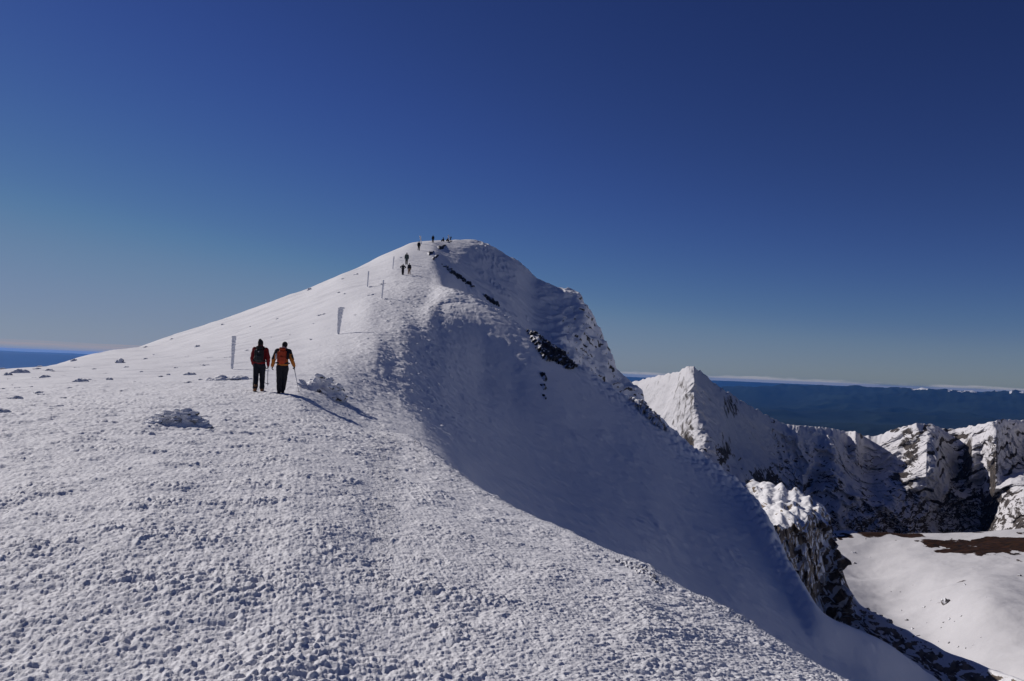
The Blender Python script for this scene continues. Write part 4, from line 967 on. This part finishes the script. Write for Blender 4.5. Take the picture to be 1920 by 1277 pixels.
# black stones showing under that boulder
sm = [rock_mesh('stone', 20+k, d, f, .045) for k, (d, f) in enumerate((((1.0, .7, .42), 26), ((1.0, .6, .30), 18), ((1.0, .8, .55), 14), ((1.0, .5, .20), 22)))]
for m_ in sm: m_.materials.append(M_rime2)
sm_r = [m_.copy() for m_ in sm]
for m_ in sm_r: m_.materials.clear(); m_.materials.append(M_rime)
NAMED = [
 (39, 699, 32, 0, 'large humped rimed rock at the far left edge of the flank, biggest of its cluster', .95, .05),
 (14, 703.5, 16, 2, 'small rimed rock just left of the humped one at the far left', .9, 0),
 (75, 681, 11, 0, 'small rock on the left skyline above the humped rock', .8, 0),
 (138, 677, 10, 2, 'small pointed dark rock standing up on the left skyline', 1.3, .4),
 (224, 680, 18, 2, 'tilted wedge-shaped rock below the left skyline', 1.0, -.5),
 (92, 694.5, 18, 1, 'pair-like low rock right of the humped rock', .9, 0),
 (84, 707, 22, 0, 'rough two-humped rock below the humped rock on the left', .8, 0),
 (152, 715.5, 27, 0, 'pyramid-shaped rimed rock in the middle of the left flank', .95, 0),
 (204, 712, 14, 2, 'small dark-topped rock right of the pyramid-shaped rock', .8, 0),
 (30, 747, 27, 1, 'smooth domed snow-covered rock on the lower left flank', 1.0, 0),
 (74, 736.5, 20, 1, 'flat dark rock above and right of the smooth domed rock', .9, 0),
 (104, 762, 31, 3, 'long flat rimed rock lowest on the left flank', 1.1, 0),
 (4, 772, 28, 0, 'rounded rock cut by the left edge of the picture', .85, 0),
 (357, 702.5, 22, 0, 'smooth white rounded rock left of the slab by the tall post', .9, 0),
 (370, 650, 10, 2, 'little dark rock high on the flank left of the tall post', .9, 0),
 (464, 657, 12, 1, 'small dark rock on the slope right above the walker in red', .7, 0),
 (602, 590.5, 19, 3, 'flat grey stone on the slope left of the broad rimed post', 1.2, -.15),
 (719, 532.5, 20, 3, 'long flat stone right behind the thin bare-looking post', 1.0, 0),
 (694, 553.5, 17, 3, 'flat tilted stone left of the thin bare-looking post', 1.2, -.2),
 (725, 561.5, 15, 1, 'small stone at the foot of the thin bare-looking post', .8, 0),
 (694.5, 538.5, 7, 2, 'small stone touching the post beside it on the open flank', .9, 0),
 (666.5, 515, 12, 3, 'flat dark stone near the skyline left of the far walkers', 1.4, -.25),
 (579.8, 543.8, 9, 2, 'black rock alone on the skyline above the two walkers', 1.25, 0),
 (636, 548.5, 9, 1, 'small stone high on the flank left of the thin posts', .8, 0),
]
for k, (px, py, w_, v, lab, hs, tl) in enumerate(NAMED):
    put_rock(sm[v] if k % 3 else sm_r[v], px, py, w_, None, lab, 1.0, hscale=hs, tilt=tl, rot=.3*math.sin(k*2.3))
LOOSE = [(5,690,12,0),(70,692,15,1),(100,696,9,1),(64,708,11,3),(167,712,11,1),(176,714.5,15,3),(177,692,10,1),(144,689,14,3),(5,729,10,1),(33,727,20,3),(55,725,14,3),(77,739,21,3),
 (129,728,14,1),(118,745,14,3),(133,754.5,10,1),(17,710.5,12,3),(353,717,14,1),(376,712,11,1),(237,688.5,12,1),(322,636,6,2),(273,650.5,9,1),(418,608.5,9,1),(426,670,19,3),(386,684.5,26,3),
 (393,670.5,16,3),(291,665,13,3),(272,673,11,1),(302,706,11,1),(315,703,8,2),(546,627.5,11,3),(589,606.5,11,3),(585,636,17,3),(643,523,8,1),(647,551,7,1),(668,590,15,3),(752,483.5,7,1),(692,564.5,5,1),
 (205,724,13,3),(250,716,12,3),(228,733,9,1),(62,760,11,1),(175,742,10,3),(440,636,11,3),(510,632,9,3),(350,668,10,3),(470,612,9,3),(520,598,8,1),(330,690,10,1),(265,697,9,1),(120,704,10,3),(20,722,9,3),(158,728,12,3),(196,700,10,3)]
gl = 'loose rimed stones on the left flank'
for k, (px, py, w_, v) in enumerate(LOOSE):
    put_rock(sm[v] if k % 2 else sm_r[v], px, py, w_, None, 'small low rime-crusted stone lying loose on the snowy left flank', 1.0, hscale=.85, rot=.5*math.sin(k*1.7), tilt=.12*math.sin(k*3.1), group=gl, name='stone', cat='stone')
# stones on the basin floor
st = [rock_mesh('basin_stone', 40+k, d, 0, .05) for k, d in enumerate(((1.0, .8, .8), (1.0, .7, .5), (1.0, .9, .65)))]
for m_ in st: m_.materials.append(M_stone)
put_rock(st[0], 1774, 1131, 18, None, 'large lone boulder casting a shadow on the snow basin floor', 1.0, S=D, hscale=.95)
BAS = [(1601,1036,9,1),(1602.5,1056,7,2),(1631.5,1045,5,1),(1623,1010.5,5,1),(1809,1097,7,0),(1912,1080,7,0),(1733,1138,9,1),(1745.6,1126,5,2),(1671,1109.5,4,1),(1781,1161,8,2),(1770,1166.5,6,1),(1803,1155,5,2),(1790,1165,4,1),
 (1780,1205,8,1),(1711,1179,8,2),(1721,1192,10,1),(1825,1210,5,1),(1760,1203,4,1),(1811,1215,5,1),(1668,1100,3,1),(1688,1110,4,2),(1645,1070,3,1),(1712,1097,3,1),(1797,1213,6,2),(1840,1195,4,1),(1765,1177,4,2),(1738,1168,5,1),(1850,1120,3,1),(1690,1145,5,2),(1700,1163,7,0)]
for k, (px, py, w_, v) in enumerate(BAS):
    put_rock(st[v], px, py, w_, None, 'small bare stone on the white basin floor below the rocky spur', 1.0, S=D, hscale=.8, rot=k*1.3, group='stones scattered over the snow basin', name='stone', cat='stone')
SPR = [(1668,1166,11,0),(1627,1134,11,2),(1652,1150,8,1),(1690,1180,8,2),(1712,1193,7,1),(1640,1143,7,1),(1735,1204,6,2)]
for k, (px, py, w_, v) in enumerate(SPR):
    put_rock(st[v], px, py, w_, None, 'boulder perched on the shaded crest of the rocky spur', 1.0, S=O, hscale=.95, rot=k*1.9, group='boulders along the spur crest', name='boulder', cat='boulder')

# ------------------------------------------------------------------ bare outcrops breaking through the snow
Tn = T.normals()
camM = np.stack((cam_r, cam_u, fwd))
_c = np.stack((T.x, T.y, T.z), -1) @ camM.T
T_px = 960+FPX*_c[..., 0]/np.maximum(_c[..., 2], .01); T_py = 638.5-FPX*_c[..., 1]/np.maximum(_c[..., 2], .01)
T_px[_c[..., 2] < .5] = -9999
def sdist(px, py, poly):
    """signed distance to an outline, in photo pixels, positive inside"""
    d = np.full(px.shape, 1e9); ins = np.zeros(px.shape, bool); n = len(poly)
    for i in range(n):
        x0, y0 = poly[i]; x1, y1 = poly[(i+1) % n]; ex, ey = x1-x0, y1-y0; L2 = ex*ex+ey*ey+1e-9
        t = np.clip(((px-x0)*ex+(py-y0)*ey)/L2, 0, 1); d = np.minimum(d, np.hypot(px-x0-t*ex, py-y0-t*ey))
        c = ((y0 > py) != (y1 > py)) & (px < (x1-x0)*(py-y0)/(y1-y0+1e-12)+x0); ins ^= c
    return np.where(ins, d, -d)
def outcrop(poly, s0, s1, m, label, seed, rough=2.0, rise=.25, cat='rock outcrop', group=None):
    xs = [q[0] for q in poly]; ys = [q[1] for q in poly]
    sel = (T_px > min(xs)-5) & (T_px < max(xs)+5) & (T_py > min(ys)-5) & (T_py < max(ys)+5) & (T.s > s0) & (T.s < s1)
    ii, jj = np.nonzero(sel)
    if len(ii) == 0: print('no outcrop', label); return
    sl = (slice(ii.min(), ii.max()+1), slice(jj.min(), jj.max()+1))
    x, y, z, n = T.x[sl], T.y[sl], T.z[sl], Tn[sl]; r = T.r[sl]
    px1 = r/1500.0
    sd = sdist(T_px[sl], T_py[sl], poly)+rough*1.3*fbm(x/(px1*5.5), (y*.6+z)/(px1*5.5), seed, 4)
    rel = ridged(x/(px1*13), (z+y*.5)/(px1*13), seed+3, 5)
    h = np.where(sd > 0, np.minimum(sd, 2.5)/2.5*(.60+.35*rel)*rise, np.maximum(sd, -4)*.12*rise-.02)
    keep = (sd > -1.6) & sel[sl]
    x = x+n[..., 0]*h; y = y+n[..., 1]*h; z = z+n[..., 2]*h
    q = keep[:-1, :-1] & keep[1:, :-1] & keep[:-1, 1:] & keep[1:, 1:]
    me = grid_mesh('rock_outcrop', x, y, z+EYE)
    bm = bmesh.new(); bm.from_mesh(me); bm.faces.ensure_lookup_table()
    fl = q.ravel(); bmesh.ops.delete(bm, geom=[f for i, f in enumerate(bm.faces) if not fl[i]], context='FACES')
    # keep the largest connected piece: one rock, one mesh
    left = set(bm.faces); best = []
    while left:
        f0 = left.pop(); comp = [f0]; stack = [f0]
        while stack:
            f = stack.pop()
            for e in f.edges:
                for g in e.link_faces:
                    if g in left: left.discard(g); comp.append(g); stack.append(g)
        if len(comp) > len(best): best = comp
    bs = set(best); bmesh.ops.delete(bm, geom=[f for f in bm.faces if f not in bs], context='FACES')
    if len(bm.verts) == 0: bm.free(); print('empty outcrop', label); return
    bmesh.ops.delete(bm, geom=[v for v in bm.verts if not v.link_faces], context='VERTS')
    # origin at the foot
    c = Vector((0, 0, 0))
    for v in bm.verts: c += v.co
    c /= len(bm.verts)
    for v in bm.verts: v.co -= c
    bm.to_mesh(me); bm.free()
    o = link('rock_outcrop', me, m, label=label, cat=cat, group=group); o.location = c
    return o
g_ = 'bare black outcrops along the ridge edge'
outcrop([(986,620),(1003,624),(1030,643),(1055,660),(1080,688),(1068,694),(1050,684),(1040,678),(1024,679),(1012,664),(1003,647)], 7.0, 9.25, M_black, 'large black bare outcrop on the steep rib edge at mid-picture', 61, 3.0, .30)
outcrop([(1011,699),(1020,698),(1027,713),(1021,716)], 5, 9, M_black, 'small black streak of rock, uppermost of three below the large outcrop', 62, 1.6, .2, group=g_)
outcrop([(1012,720),(1022,721),(1027,729),(1019,731)], 5, 9, M_black, 'small black patch of rock, middle of three below the large outcrop', 63, 1.4, .2, group=g_)
outcrop([(1016,739),(1021,740),(1026,750),(1020,748)], 5, 9, M_black, 'thin black sliver of rock, lowest of three below the large outcrop', 64, 1.2, .2, group=g_)
outcrop([(905,551),(918,556),(934,567),(938,576),(926,571),(914,563)], 9.3, 12.6, M_black, 'black wedge of rock behind the shoulder at the foot of the summit dome', 65, 1.6, .35, group=g_)
outcrop([(828,495),(846,504),(868,521),(890,537),(885,538),(864,525),(844,511)], 8.4, 12.6, M_black, 'long thin black rock band below the summit dome', 66, 2.2, .35, group=g_)
outcrop([(819,463),(827,459),(836,459),(830,467),(822,468)], 9, 13, M_black, 'dark rock ledge just below the resting group', 67, 1.0, .25, group=g_)
outcrop([(838,454),(848,450.5),(848,453),(840,456)], 9, 13, M_black, 'small dark ledge at the very top beside the summit post', 68, .6, .2, group=g_)
outcrop([(800,474),(812,470),(814,474),(804,479)], 9, 13, M_black, 'small dark rock patch right of the dark walker near the top', 69, 1.4, .25, group=g_)
outcrop([(809,485),(821,475),(824,478),(813,488)], 9, 13, M_black, 'slanting dark rock patch above the long thin band', 70, 1.2, .25, group=g_)
outcrop([(1150,1049),(1175,1052),(1205,1062),(1228,1080),(1240,1096),(1228,1092),(1208,1078),(1180,1066)], 1.5, 2.6, M_grey, 'frosted grey-brown scree patch on the lip of the near slope', 71, 4.0, .010, cat='scree patch')
outcrop([(1180,748),(1200,752),(1230,778),(1252,806),(1240,806),(1210,782)], 8.2, 9.4, M_grey, 'frosted stones along the lower rib edge', 72, 4.0, .35, cat='scree patch')
